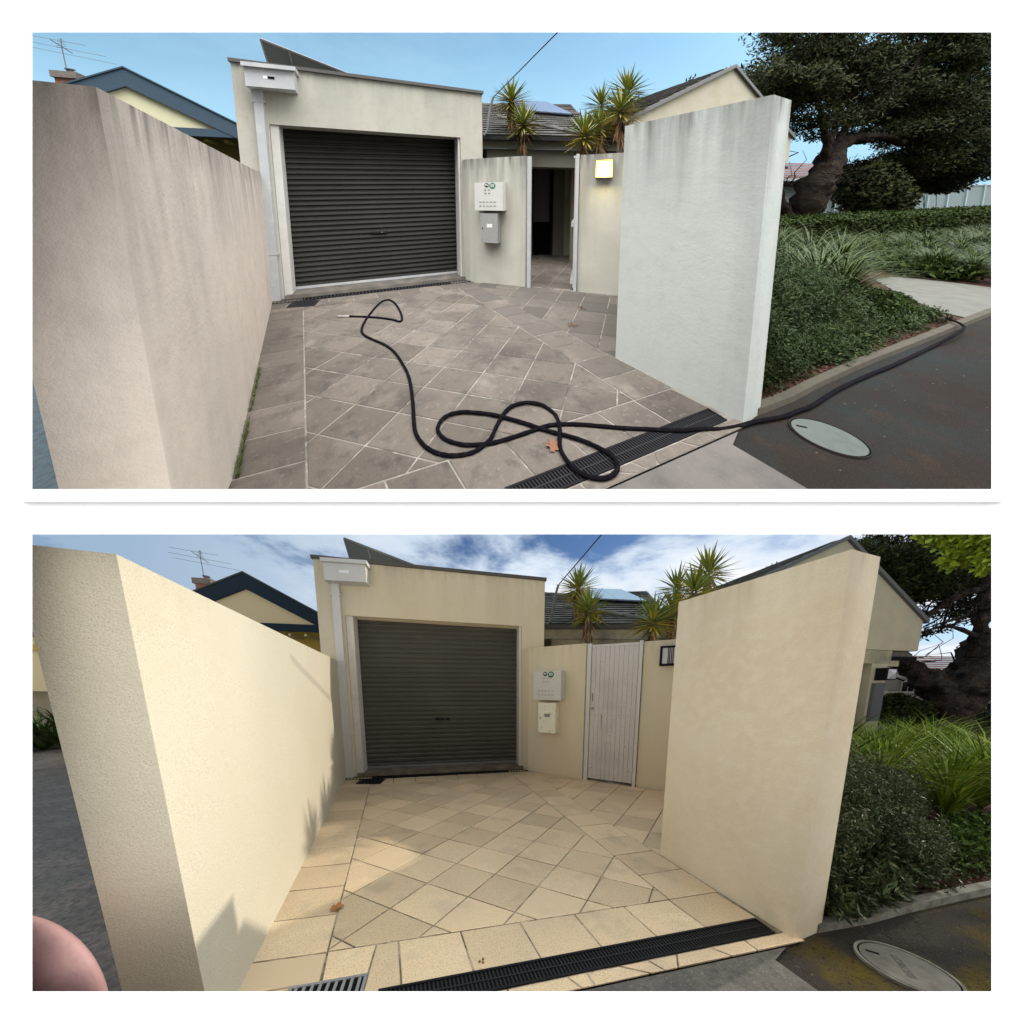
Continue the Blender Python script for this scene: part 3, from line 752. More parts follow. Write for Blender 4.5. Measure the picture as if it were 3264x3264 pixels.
def main_house():
    m = M[SITE]; U = SITE == 'up'
    t = thing('main_house', (3.8, 5.6, 0), ('low grey-tiled house with a dark open porch behind the pier, '+VIEW if U else 'low grey-tiled house behind the closed gate and yuccas, '+VIEW), 'house')
    G0 = np.array([2.0, 5.865, 2.83]); G1 = np.array([4.75, 3.985, 2.66]); e = (G1-G0); L_ = np.linalg.norm(e); e /= L_
    d = np.array([.56, .83, .55]); d /= np.linalg.norm(d)
    a = MB()
    def cols(i, L_):
        out = []; x = -.3+(i % 2)*.12; hi = L_*1.0
        # hip on the right cuts the courses short, valley rises with the slope
        lo_ = -.6; hi = 2.75+.02*i-.02*max(0, i-6)
        while x < hi:
            out.append((x, min(x+.235, hi))); x += .24
        return out
    tiled_plane(a, G0, e, d, L_, 17, .165, .03, cols)
    rf = a.build('roof', m['tile'], t)
    def rq(x_, y_): return tuple(G0+e*x_+d*y_-np.array([0, 0, .012]))
    a = MB(); a.poly([rq(-.6, 0), rq(2.75, 0), rq(2.95, 1.8), rq(2.9, 2.8), rq(-.6, 2.8)]); a.build('roof_deck', m['cap'], rf)
    # capping tiles on the hip running down to the right
    a = MB()
    p0, p1 = G0+e*2.72+d*.05, G0+e*1.1+d*1.25
    for i in range(9):
        A = p0+(p1-p0)*(i/9); B = p0+(p1-p0)*((i+1.08)/9); a.tube([tuple(A+np.array([0, 0, .035])), tuple(B+np.array([0, 0, .05]))], [.05, .042], 8)
    a.build('ridge_cap', m['tile'], rf); a = MB()
    pr, ps = G0+e*.2+d*2.85, G0+e*2.9+d*1.75
    for i in range(14):
        A = pr+(ps-pr)*(i/14); B = pr+(ps-pr)*((i+1.08)/14); a.tube([tuple(A), tuple(B)], [.06, .05], 8)
    a.build('ridge_cap', m['tile'], rf)
    gfr = fr(tuple(G0[:2]), tuple(G1[:2]))
    sl = (G1[2]-G0[2])/L_
    def gf(x, y, z): p_ = gfr(x, y, z); return (p_[0], p_[1], z+G0[2]+sl*x)
    a = MB(); a.box(gf, -.3, L_, -.02, .07, -.09, -.01); a.build('gutter', m['darkmetal'] if U else m['cap'], t, bevel=.01)
    a = MB(); a.box(gf, -.3, L_, -.06, -.021, -.25, -.02); a.build('fascia', m['housewall'], t)
    a = MB(); a.box(gf, -.3, L_, -1.2, -.061, -.27, -.251); a.build('soffit', m['housewall'], t)
    # beam under the eaves
    h = fr((2.6, 6.637), (6.2, 4.75)); a = MB(); 
    x = lambda p_: (p_-2.6)/h.u[0]
    a.box(h, 0, x(4.188), -.1, 0, 0, 2.55); a.box(h, x(4.188), x(4.60), -.1, 0, 2.24, 2.55)
    a.box(h, x(4.60), x(6.2), -.1, 0, 0, 2.55)
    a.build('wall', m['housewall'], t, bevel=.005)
    # doorway: frame, dark flyscreen door with a lighter glass upper pane
    a = MB(); a.box(h, x(4.188), x(4.205), -.09, .015, 0, 2.235); a.box(h, x(4.545), x(4.60), -.09, .015, 0, 2.235); a.box(h, x(4.205), x(4.545), -.09, .015, 2.20, 2.235)
    dd = a.build('door', m['darkmetal'], t)
    a = MB(); a.box(h, x(4.205), x(4.545), -.08, -.06, .85, 2.20); a.build('pane', m['grey'], dd)
    a = MB(); a.box(h, x(4.205), x(4.545), -.08, -.055, .02, .849); a.build('lower_panel', m['black'], dd)
    # side return of the porch, paler panel
    a = MB(); a.box(h, x(4.83), x(5.03), .002, .05, 0, 2.20); a.build('wall', m['gable'], t)
    a = MB(); a.box(gf, .9, L_, -.62, -.10, -.60, -.271); a.build('beam', m['housewall'], t, bevel=.004)
    # a backing volume so that no sky shows through the porch
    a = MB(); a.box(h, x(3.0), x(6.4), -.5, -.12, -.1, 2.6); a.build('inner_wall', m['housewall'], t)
    # roof-top solar panels (rest on the roof: a thing of their own)
    def rp(x_, y_, o_=.10): n_ = np.cross(e, d); n_ = n_/np.linalg.norm(n_); n_ = n_*np.sign(n_[2]); return tuple(G0+e*(x_+.82)+d*y_+n_*o_)
    s = thing('solar_panel', rp(1.2, 2.0), 'flat pair of solar panels lying on the grey tiled roof between the yuccas, '+VIEW, 'solar panel')
    for i in range(2):
        c = [(.52, 2.90), (1.46, 2.66), (1.88, 1.40), (.78, 1.75)]
        def mixp(u_, v_): 
            A = np.array(c[0])*(1-u_)+np.array(c[1])*u_; B = np.array(c[3])*(1-u_)+np.array(c[2])*u_; return A*(1-v_)+B*v_
        ua, ub = i*.5+.004, i*.5+.496
        q = [mixp(ua, 1), mixp(ub, 1), mixp(ua, 0), mixp(ub, 0)]
        a = MB(); a.hexa([rp(*v, .07) for v in q]+[rp(*v, .10) for v in q]); a.build('panel', m['pv'], s)
    a = MB(); q = [mixp(-.01, 1.02), mixp(1.01, 1.02), mixp(-.01, -.02), mixp(1.01, -.02)]; a.hexa([rp(*v, .035) for v in q]+[rp(*v, .069) for v in q]); a.build('mounting_rail', m['darkmetal'], s)

def gable_wing():
    m = M[SITE]; U = SITE == 'up'
    A = (5.0, 4.009); B = (9.72, 3.183); f = fr(A, B); k = 1/f.u[0]; X = lambda p: (p-A[0])*k
    t = thing('gabled_house_wing', f(2.5, 0, 0), ('pale gabled house wing rising above the stained right-hand wall' if U else 'cream gabled house wing with an overhanging end beyond the tan wall'), 'house')
    pk = X(7.62); zl = lambda p: 4.39-(7.62-p)*.505; zr = lambda p: 4.39-(p-7.62)*.683
    a = MB(); a.prism(f, [(X(4.95), 2.33), (X(9.715), 2.31), (X(9.715), zr(9.715)-.03), (pk, 4.36), (X(4.95), zl(4.95)-.03)], -.25, 0)
    a.prism(f, [(X(4.4), 0), (X(8.62), 0), (X(8.62), 2.32), (X(4.4), 2.32)], -.9, -.13)
    a.build('wall', m['gable'], t, bevel=.006)
    a = MB()
    a.prism(f, [(X(4.7), zl(4.7)-.02), (X(4.7), zl(4.7)+.05), (pk, 4.44), (pk, 4.365)], -.02, .05)
    b1 = a.build('barge_board', m['grey'], t)
    a = MB(); a.prism(f, [(pk+.001, 4.365), (pk+.001, 4.44), (X(9.80), zr(9.80)+.06), (X(9.78), zr(9.78)-.03)], -.02, .05)
    a.build('barge_board', m['grey'], t)
    # roof slopes running back from the gable
    a = MB()
    e = np.array([f.n[0], f.n[1], 0])*-1
    O = np.array(f(X(4.3), 0, zl(4.3)+.02)); dv = np.array(f(pk, 0, 4.42))-O; Ld = np.linalg.norm(dv); dv /= Ld
    def cols(i, L_):
        x = -.02+(i % 2)*.12; out = []
        while x < 7.0: out.append((x, x+.245)); x += .25
        return out
    n = 20; tiled_plane(a, O, e, dv, 7, n, Ld/n, .035, cols)
    rf = a.build('roof', m['tile'], t)
    O = np.array(f(X(9.8), 0, zr(9.8)+.03)); dv = np.array(f(pk, 0, 4.42))-O
    a = MB(); a.poly([tuple(O), tuple(O+dv), tuple(O+dv+e*7), tuple(O+e*7)]); a.build('roof_back', m['tile'], rf)
    # column, beam, lantern, louvre below the overhang
    a = MB(); a.box(f, X(8.30), X(9.08), -.10, .0, 2.03, 2.305); a.build('beam', m['housewall'], t)
    a = MB(); a.box(f, X(8.64), X(9.02), -.30, .0, -.05, 2.028); a.build('column', m['gable'], t, bevel=.01)
    a = MB(); a.box(f, X(8.70), X(8.96), .001, .05, .80, 1.62)
    for i in range(16): a.box(f, X(8.72), X(8.94), .05, .062, .84+i*.047, .86+i*.047)
    a.build('louvre', m['grey'], t)
    l = MB(); l.prism(f, [(X(8.74), 1.67), (X(9.0), 1.68), (X(9.0), 1.92), (X(8.74), 1.93)], .001, .16); lo_ = l.build('lantern', m['darkmetal'], t, bevel=.004)
    a = MB(); c0, c1, z0, z1 = X(8.79), X(8.99), 1.70, 1.90; cm = (c0+c1)/2
    a.poly([f(c0, .162, z0), f(c1, .162, z0), f(cm, .20, (z0+z1)/2)]); a.poly([f(c1, .162, z0), f(c1, .162, z1), f(cm, .20, (z0+z1)/2)])
    a.poly([f(c1, .162, z1), f(c0, .162, z1), f(cm, .20, (z0+z1)/2)]); a.poly([f(c0, .162, z1), f(c0, .162, z0), f(cm, .20, (z0+z1)/2)])
    a.build('pane', m['frost'], lo_)
    # lower eaves with gutter seen past the column
    a = MB(); a.box(f, X(9.05), X(9.95), -.25, -.12, 2.13, 2.20); a.build('gutter', m['darkmetal'], t)
    a = MB(); a.prism(f, [(X(9.05), 2.201), (X(9.9), 2.201), (X(9.7), 2.30), (X(9.05), 2.30)], -.5, -.14); a.build('roof_tiles', m['tile'], t)
    a = MB(); a.box(f, X(9.05), X(9.75), -.4, -.26, 2.0, 2.128); a.build('fascia', m['gable'], t)

def blue_house():
    m = M[SITE]; U = SITE == 'up'
    A = (-3.75, 11.2); f = fr(A, (-2.75, 11.025)); 
    t = thing('neighbour_house', f(0, -1, 0), ('pale yellow gabled house with blue trim beyond the pinkish wall' if U else 'tan gabled house with near-black navy trim beyond the sunlit wall'), 'house')
    zl = lambda x: 4.99+.51*x if x < 0 else 4.99-.605*x
    a = MB(); a.prism(f, [(-3.3, 3.2), (2.6, 3.52), (2.45, 3.55), (0.03, 4.56), (-3.3, 3.3)], -.2, -.05); g = a.build('gable_panel', m['yellow'], t)
    a = MB(); a.prism(f, [(-3.4, zl(-3.4)), (-3.4, zl(-3.4)-.42), (0, 4.53), (0, 4.99)], -.08, .03); a.build('barge_board', m['navy'], t)
    a = MB(); a.prism(f, [(.001, 4.99), (.001, 4.53), (2.9, 4.53-.59*2.9), (2.9, zl(2.9))], -.08, .03); a.build('barge_board', m['navy'], t)
    a = MB(); a.prism(f, [(-3, 3.56), (-3, 3.34), (2.6, 3.30), (2.6, 3.52)], -.07, .02); a.build('fascia', m['navy'], t)
    a = MB(); e = -np.array([f.n[0], f.n[1], 0])
    for s_, x1 in ((-1, -3.5), (1, 3.0)):
        a.hexa([f(0, .05, 4.99), f(x1, .05, zl(x1)), tuple(np.array(f(0, 0, 4.99))+e*9), tuple(np.array(f(x1, 0, zl(x1)))+e*9), f(0, .05, 5.03), f(x1, .05, zl(x1)+.04), tuple(np.array(f(0, 0, 5.03))+e*9), tuple(np.array(f(x1, 0, zl(x1)+.04))+e*9)])
    a.build('roof', m['navy'] if U else m['cap'], t)
    # weatherboards under the eaves with rafter tails
    a = MB()
    for i in range(18): a.prism(f, [(-4, i*.22-.4), (3.2, i*.22-.4), (3.2, i*.22-.182), (-4, i*.22-.182)], -1.0-.02*(i % 2), -.9)
    a.build('weatherboards', m['ochre'], t)
    a = MB()
    for i in range(9): x = -1.6+i*.42; a.box(f, x, x+.06, -.9, -.1, 3.18, 3.26)
    a.build('rafter_tails', m['yellow'] if not U else m['ochre'], t)
    c = fr((-5.65, 13.06), (-4.65, 12.885)); a = MB(); a.box(c, .02, .42, -.4, 0, 3.4, 5.06)
    ch = a.build('chimney', m['brick'], t, bevel=.01)
    a = MB(); a.box(c, -.03, .47, -.45, .05, 5.061, 5.24); a.build('chimney_cap', m['cement'], ch, bevel=.02)
    a = MB(); a.tube([c(.22, -.2, 5.24), c(.22, -.2, 5.36)], .06, 10); a.tube([c(.22, -.2, 5.36), c(.22, -.2, 5.38)], .10, 10); a.build('flue', m['grey'], ch)
    # aerial standing on the chimney
    b = np.array(c(.16, -.2, 5.24)); t2 = thing('tv_antenna', b, 'thin rooftop television aerial on the brick chimney, '+VIEW, 'antenna')
    hub = np.array(c(.13, -.2, 6.0)); top = np.array(c(.14, -.2, 6.22))
    a = MB(); a.tube([tuple(b), tuple(hub), tuple(top)], .011, 6); a.build('mast', m['grey'], t2)
    a = MB(); u = np.array([f.u[0], f.u[1], 0])
    for k, (dz, l_, sl) in enumerate(((.06, .62, -.10), (.0, .85, -.17), (-.05, .93, -.20))):
        q = np.array([.0, .35*(k-1), 0]); a.tube([tuple(hub+q-u*l_+np.array([0, 0, dz-sl*.5])), tuple(hub+q+u*l_+np.array([0, 0, dz+sl]))], .006, 5)
    for k in range(5):
        z = -.04+k*.055; w_ = .10-.01*k; a.tube([tuple(hub+u*-w_+np.array([0, 0, z])), tuple(hub+u*w_+np.array([0, 0, z-.01]))], .006, 5)
    a.tube([tuple(hub+np.array([0, -.45, -.01])), tuple(hub+np.array([0, .45, -.01]))], .010, 6)
    a.build('elements', m['grey'], t2)

PV_TL, PV_R, PV_B = (-.725, 6.9, 4.52), (.565, 6.68, 4.07), (-.66, 7.1, 4.19)
def garage_panel():
    m = M[SITE]
    TL = np.array(PV_TL); u = np.array(PV_R)-TL; w = np.array(PV_B)-TL
    t = thing('solar_panel', (-.2, 7.0, 3.1), 'tilted solar panel propped up behind the garage parapet, '+VIEW, 'solar panel')
    u = u*1.08; w = w*1.5
    n = np.cross(u, w); n /= np.linalg.norm(n); n *= -np.sign(n[2])
    q = [TL, TL+u, TL+w, TL+u+w]
    a = MB(); a.hexa([tuple(p-n*.0+n*.012) for p in q]+[tuple(p+n*.02) for p in q]); a.build('backsheet', m['pvback'], t)
    a = MB()
    def rail(A, B, wd, dep):
        A, B = np.array(A), np.array(B); s_ = np.cross(B-A, n); s_ /= np.linalg.norm(s_)
        a.hexa([tuple(A-s_*wd+n*-.004), tuple(B-s_*wd+n*-.004), tuple(A+s_*wd+n*-.004), tuple(B+s_*wd+n*-.004), tuple(A-s_*wd+n*dep), tuple(B-s_*wd+n*dep), tuple(A+s_*wd+n*dep), tuple(B+s_*wd+n*dep)])
    rail(TL, TL+u, .018, .03); rail(TL, TL+w, .014, .03); rail(TL+u*.285, TL+u*.285+w, .014, .03); rail(TL+w, TL+u+w, .014, .03)
    a.build('frame', m['metal'], t)
    for q_ in (TL+w*.75+u*.1, TL+u*.285+w*.3):
        a = MB(); a.tube([tuple(q_), (q_[0], q_[1], 3.05)], .015, 6); a.build('prop', m['grey'], t)
    a = MB(); c0 = TL+u*.06+w*.45; a.tube(smooth_path([tuple(c0), tuple(c0+u*.08+w*.1-n*.04), tuple(c0+u*.13+w*.35-n*.03)]), .01, 6); a.build('cable', m['cable'], t)

# ------------------------------------------------------------------ plants
def leaf_cloud(mb, c, rad, n, size, rng=RNG, aspect=2.2, flat=.0, shell=.0, up=0.0):
    """n leaf-sized quads spread through an ellipsoid"""
    c = np.array(c, float); rad = np.array(rad, float)*np.ones(3)
    v = rng.normal(size=(n, 3)); v /= np.linalg.norm(v, axis=1)[:, None]
    rr = rng.random(n)**(1/3); rr = rr*(1-shell)+shell*(.75+.25*rng.random(n))
    P = c+v*rr[:, None]*rad
    d = rng.normal(size=(n, 3)); d[:, 2] += up; d /= np.linalg.norm(d, axis=1)[:, None]
    k = rng.normal(size=(n, 3)); s = np.cross(d, k); s /= np.linalg.norm(s, axis=1)[:, None]
    L_ = size*(.6+.8*rng.random(n))[:, None]; w = L_/aspect/2
    V = np.stack([P-s*w*.4, P+d*L_*.5-s*w, P+d*L_, P+d*L_*.5+s*w], 1)
    mb.tri_np(V, rng.random(n))

def blades(mb, base, n, L_, w, lean, rng=RNG, droop=.5, r=None):
    """long strap leaves from one crown"""
    for i in range(n):
        az = rng.random()*2*math.pi; th = lean[0]+(lean[1]-lean[0])*rng.random(); l = L_*(.7+.5*rng.random())
        h = np.array([math.cos(az), math.sin(az), 0]); s = np.array([-h[1], h[0], 0]); p = np.array(base, float); t = th; pts = []
        ns = 4; rr = rng.random() if r is None else r
        for k in range(ns+1):
            pts.append(p.copy()); p = p+(h*math.sin(t)+np.array([0, 0, 1])*math.cos(t))*l/ns; t += droop*(k+.5)/ns
        for k in range(ns):
            wa = w*(1-.15*k/ns*2) if k < 2 else w*(1-(k/ns)); wb = w*(1-((k+1)/ns)) if k+1 >= 2 else w
            A, B = pts[k], pts[k+1]
            mb.tri_np(np.array([[A-s*wa, A+s*wa, B+s*max(wb, .0008), B-s*max(wb, .0008)]]), [rr])

def yucca(head, foot, scale, n, label, seed, dead=1.0):
    m = M[SITE]; rng = np.random.default_rng(seed); head = np.array(head, float)
    t = thing('yucca', foot, label, 'yucca', 'yuccas behind the gate piers, '+VIEW)
    g, o, dd = MB(), MB(), MB()
    L0 = .39*scale
    for i in range(n):
        f_ = i/n; th = math.acos(1-1.55*f_)+rng.normal()*.06; az = i*2.399+rng.normal()*.2
        h = np.array([math.cos(az), math.sin(az), 0]); dirv = h*math.sin(th)+np.array([0, 0, math.cos(th)])
        s = np.cross(dirv, [0, 0, 1.0]); s = s/np.linalg.norm(s) if np.linalg.norm(s) > .01 else np.array([1, 0, 0])
        nn = np.cross(s, dirv); l = L0*(.82+.3*rng.random()); w = .017*scale*(.8+.4*rng.random())
        a = head+dirv*.02*scale+np.array([0, 0, .05*scale*(1-2*f_)]); b = a+dirv*l*.45; c = a+dirv*l*.97-np.array([0, 0, .05*l*math.sin(th)])
        r = rng.random(); q = o if (f_ > .60 and rng.random() < .8) or rng.random() < .10 else g
        q.tri_np(np.array([[a-s*w*.5, a+nn*w*.15, b+nn*w*-.35, b-s*w]]), [r]); q.tri_np(np.array([[a+nn*w*.15, a+s*w*.5, b+s*w, b+nn*w*-.35]]), [r])
        q.tri_np(np.array([[b-s*w, b+nn*w*-.35, c], [b+nn*w*-.35, b+s*w, c]]), [r, r])
    for i in range(int(n*.55*dead)):
        az = rng.random()*6.28; h = np.array([math.cos(az), math.sin(az), 0]); th = 2.55+.5*rng.random(); dirv = h*math.sin(th)+np.array([0, 0, math.cos(th)])
        s = np.array([-h[1], h[0], 0]); w = .014*scale; a = head-np.array([0, 0, rng.random()*.32*scale*dead]); l = L0*(.5+.5*rng.random()); b = a+dirv*l*.5+h*.02; c = a+dirv*l
        dd.tri_np(np.array([[a-s*w*.6, a+s*w*.6, b+s*w, b-s*w]]), [rng.random()]); dd.tri_np(np.array([[b-s*w, b+s*w, c]]), [rng.random()])
    g.build('green_leaves', m['yucca'], t); o.build('yellowed_leaves', m['yucca_old'], t); dd.build('dead_leaf_skirt', m['thatch'], t)
    a = MB(); a.tube(smooth_path([tuple(foot), tuple((np.array(foot)+head)/2+np.array([.03, .02, 0])), tuple(head)]), .032*scale, 8, wob=.2); a.build('trunk', m['trunk'], t, smooth=True)

def yuccas():
    S_ = [((3.25, 5.28, 3.50), (3.15, 5.30, 0), 1.12, 120, 'taller left-hand yucca with a long dead-leaf skirt beside the garage corner'),
          ((3.12, 4.72, 2.91), (3.05, 4.75, 0), 1.10, 120, 'shorter yellowed yucca just right of the taller left-hand one'),
          ((4.98, 4.07, 3.58), (4.9, 4.1, 0), 1.20, 100, 'tallest yucca, its head highest against the sky on the right'),
          ((4.70, 4.42, 3.38), (4.6, 4.4, 0), 1.12, 80, 'slim yucca head just left of the tallest right-hand yucca'),
          ((3.72, 3.90, 2.60), (3.7, 3.9, 0), 1.12, 110, 'lowest yucca on the far left of the right-hand clump'),
          ((4.40, 4.17, 2.87), (4.35, 4.15, 0), 1.12, 100, 'middle yucca of the right-hand clump, above the lamp pier'),
          ((3.88, 3.35, 2.92), (3.85, 3.35, 0), 1.05, 100, 'front yucca of the right-hand clump beside the tall wall')]
    for i, (h, b, s, n, l) in enumerate(S_): yucca(h, b, s, n, l+', '+VIEW, 10+i)

def bushy(name, parts, label, cat, m, size, n, stem=True, aspect=2.2, group=None, up=0., kind=None):
    t = thing(name, (parts[0][0][0], parts[0][0][1], 0), label, cat, group)
    mb = MB()
    for c, r in parts: leaf_cloud(mb, c, r, int(n), size, aspect=aspect, up=up)
    if m.name.startswith('rosemary'):       # loose sprigs standing out of the mounds
        for c, r in parts:
            for k in range(34):
                v = RNG.normal(size=3); v[2] = abs(v[2])*.9; v /= np.linalg.norm(v); q = np.array(c)+v*np.array(r)*(.95+.30*RNG.random()); s_ = .03+.05*RNG.random()
                leaf_cloud(mb, q, (s_, s_, s_*1.6), 46, size*1.1, aspect=aspect, up=.9)
    mb.build('foliage', m, t)
    if stem:
        for c, r in parts:
            for k in range(2):
                a = MB(); a.tube([(c[0], c[1], -.02), (c[0]+random.uniform(-.2, .2)*r[0], c[1]+random.uniform(0, .3)*r[1], c[2]*.8)], [.012, .004], 5); a.build('stem', M[SITE]['bark'], t)
    return t

def big_tree():
    m = M[SITE]; U = SITE == 'up'
    f = fr((11, 3.6), (12, 3.405)); X = lambda p: (p-11)/f.u[0]
    t = thing('gnarled_tree', f(X(11.7), 0, 0), ('huge gnarled tree with an arching leaning trunk and black-green crown' if U else 'huge gnarled tree with a low forked trunk behind the sunlit grasses'), 'tree')
    a = MB()
    if U:
        limbs = [([(11.5, -.1), (11.55, .7), (11.75, 1.55), (12.3, 2.2), (13.1, 2.74), (14.05, 3.16), (15.2, 3.28), (17, 3.2), (18.6, 3.6)], [.50, .43, .47, .40, .34, .24, .18, .15, .10]),
                 ([(11.9, .95), (12.69, 1.46), (13.6, 1.74), (15.0, 1.95), (17.5, 1.9)], [.22, .13, .10, .08, .05]),
                 ([(12.2, 2.2), (12.1, 2.8), (11.9, 3.4), (11.6, 4.1), (11.2, 5.0)], [.17, .14, .11, .08, .05]),
                 ([(12.1, 2.9), (12.6, 3.4), (13.2, 3.75), (14.3, 3.9), (15.5, 4.4)], [.11, .10, .08, .06, .03]),
                 ([(13.3, 2.9), (14.0, 3.6), (15.0, 4.6), (16.0, 5.6), (16.5, 6.8)], [.11, .10, .08, .06, .03]),
                 ([(11.3, .5), (11.0, 1.2), (10.85, 1.7), (10.3, 2.4)], [.22, .16, .10, .07]),
                 ([(11.9, 3.3), (12.5, 3.9), (13.4, 4.3), (14.4, 4.9)], [.07, .06, .05, .03]),
                 ([(15.8, 3.25), (17, 4.2), (18.5, 5.0), (20, 6)], [.12, .10, .08, .05])]
    else:
        limbs = [([(11.9, -.1), (11.9, .74), (12.0, 1.3), (12.2, 1.72), (12.55, 2.1), (13.0, 2.45), (13.7, 2.85), (15, 3.3)], [.45, .39, .43, .43, .41, .40, .36, .25]),
                 ([(11.9, .85), (11.6, 1.3), (11.28, 1.7), (10.92, 2.05), (10.5, 2.4)], [.32, .38, .29, .22, .18]),
                 ([(12.4, 2.3), (12.2, 2.9), (12.1, 3.46), (12.05, 4.2)], [.21, .15, .13, .08]),
                 ([(12.25, 1.12), (12.87, 1.50), (13.4, 1.66), (14.8, 1.75)], [.20, .14, .12, .10]),
                 ([(12.15, 2.75), (11.6, 2.95), (11.32, 2.98), (11.0, 2.85)], [.06, .045, .035, .02]),
                 ([(12.05, 3.9), (11.6, 3.72), (11.35, 3.55), (11.08, 3.25), (10.95, 3.0)], [.09, .09, .08, .06, .03]),
                 ([(12.15, 3.1), (12.5, 3.5), (12.9, 3.7), (13.5, 4.1)], [.08, .07, .06, .03])]
    for pts, rad in limbs:
        P = smooth_path([f(X(p), .25*math.sin(p*1.7), z) for p, z in pts], 5)
        rr = np.interp(np.linspace(0, len(rad)-1, len(P)), range(len(rad)), rad)*(.74 if U else .86)
        a.tube(P, rr*np.array([1+.16*math.sin(i*1.9)+.1*math.sin(i*.8) for i in range(len(P))]), 26, wob=.20)
    for i in range(150 if U else 60):       # twigs
        pts, rad = limbs[i % len(limbs)]; k = random.randrange(len(pts)//2, len(pts)); p, z = pts[k]
        c = [(p, random.uniform(-.3, .3), z)]
        for q in range(4): c.append((c[-1][0]+random.uniform(-.35, .45), c[-1][1]+random.uniform(-.3, .3), c[-1][2]+random.uniform(-.05, .42)))
        a.tube([f(X(x), y, z_) for x, y, z_ in c], [.022, .016, .011, .007, .004], 5)
    a.build('trunk', m['bark'], t, smooth=True)
    mb = MB()
    rng = np.random.default_rng(3)
    def blob(p, z, rx, rz, n, y=-.2 if U else -.9, ry=1.2, size=.13):
        # many small clumps inside the big ellipsoid, leaving gaps
        n = n*1.35 if n > 1500 else n; k = max(2, int(n/110))
        for _ in range(k):
            v = rng.normal(size=3); v /= np.linalg.norm(v); v *= rng.random()**.33
            c = f(X(p)+v[0]*rx, y+v[1]*ry, z+v[2]*rz); s_ = .16+.26*rng.random()
            leaf_cloud(mb, c, (s_*1.3, s_*1.3, s_*.7), 150, size*.88, rng, aspect=3.2)
    if U:
        for b in [(10.7, 4.35, 1.5, .50, 9000), (9.4, 4.5, .9, .36, 2600), (12.8, 5.2, 2.0, .75, 12000), (10.9, 3.55, .5, .35, 700), (15.6, 4.7, 1.2, .7, 5000),
                  (12.2, 6.4, 1.6, .6, 5500), (12.6, 3.5, 1.3, .5, 700), (11.2, 3.3, .8, .4, 800), (13.6, 3.6, .8, .3, 500), (13.4, 4.2, 1.0, .3, 500), (17.6, 6.2, 1.9, 1.4, 14000), (17.9, 4.4, 1.8, 1.1, 12000),
                  (20.5, 5.2, 2.4, 2.0, 14000), (19, 3.2, 2.2, .8, 10000), (23, 4, 2.5, 2.2, 9000), (22, 2.4, 2.5, .6, 4500), (16.5, 7.8, 3, .6, 5000), (20, 8, 3.4, 1.2, 8000), (24.5, 7, 3, 2, 6000), (14.6, 6.1, .8, .4, 260), (15.6, 3.55, .8, .3, 1700), (20, 2.5, 3, .5, 4000)]: blob(*b)
    else:
        for b in [(10.4, 4.35, 1.3, .55, 9000), (9.6, 4.55, .9, .35, 3500), (12.2, 4.65, 1.3, .65, 11000), (11.1, 3.95, .9, .26, 3600), (10.3, 3.85, .6, .42, 3200), (12.9, 4.5, .9, .30, 2200), (14.0, 4.8, 1.4, .6, 6000), (11.6, 2.9, .9, .5, 260), (12.7, 3.2, .8, .5, 200), (13.6, 3.7, .8, .3, 400), (15.5, 4.2, 1.4, .6, 3000), (13, 5.6, 2.5, .8, 6000)]: blob(*b)
    mb.build('crown', m['leaf_dark'], t)

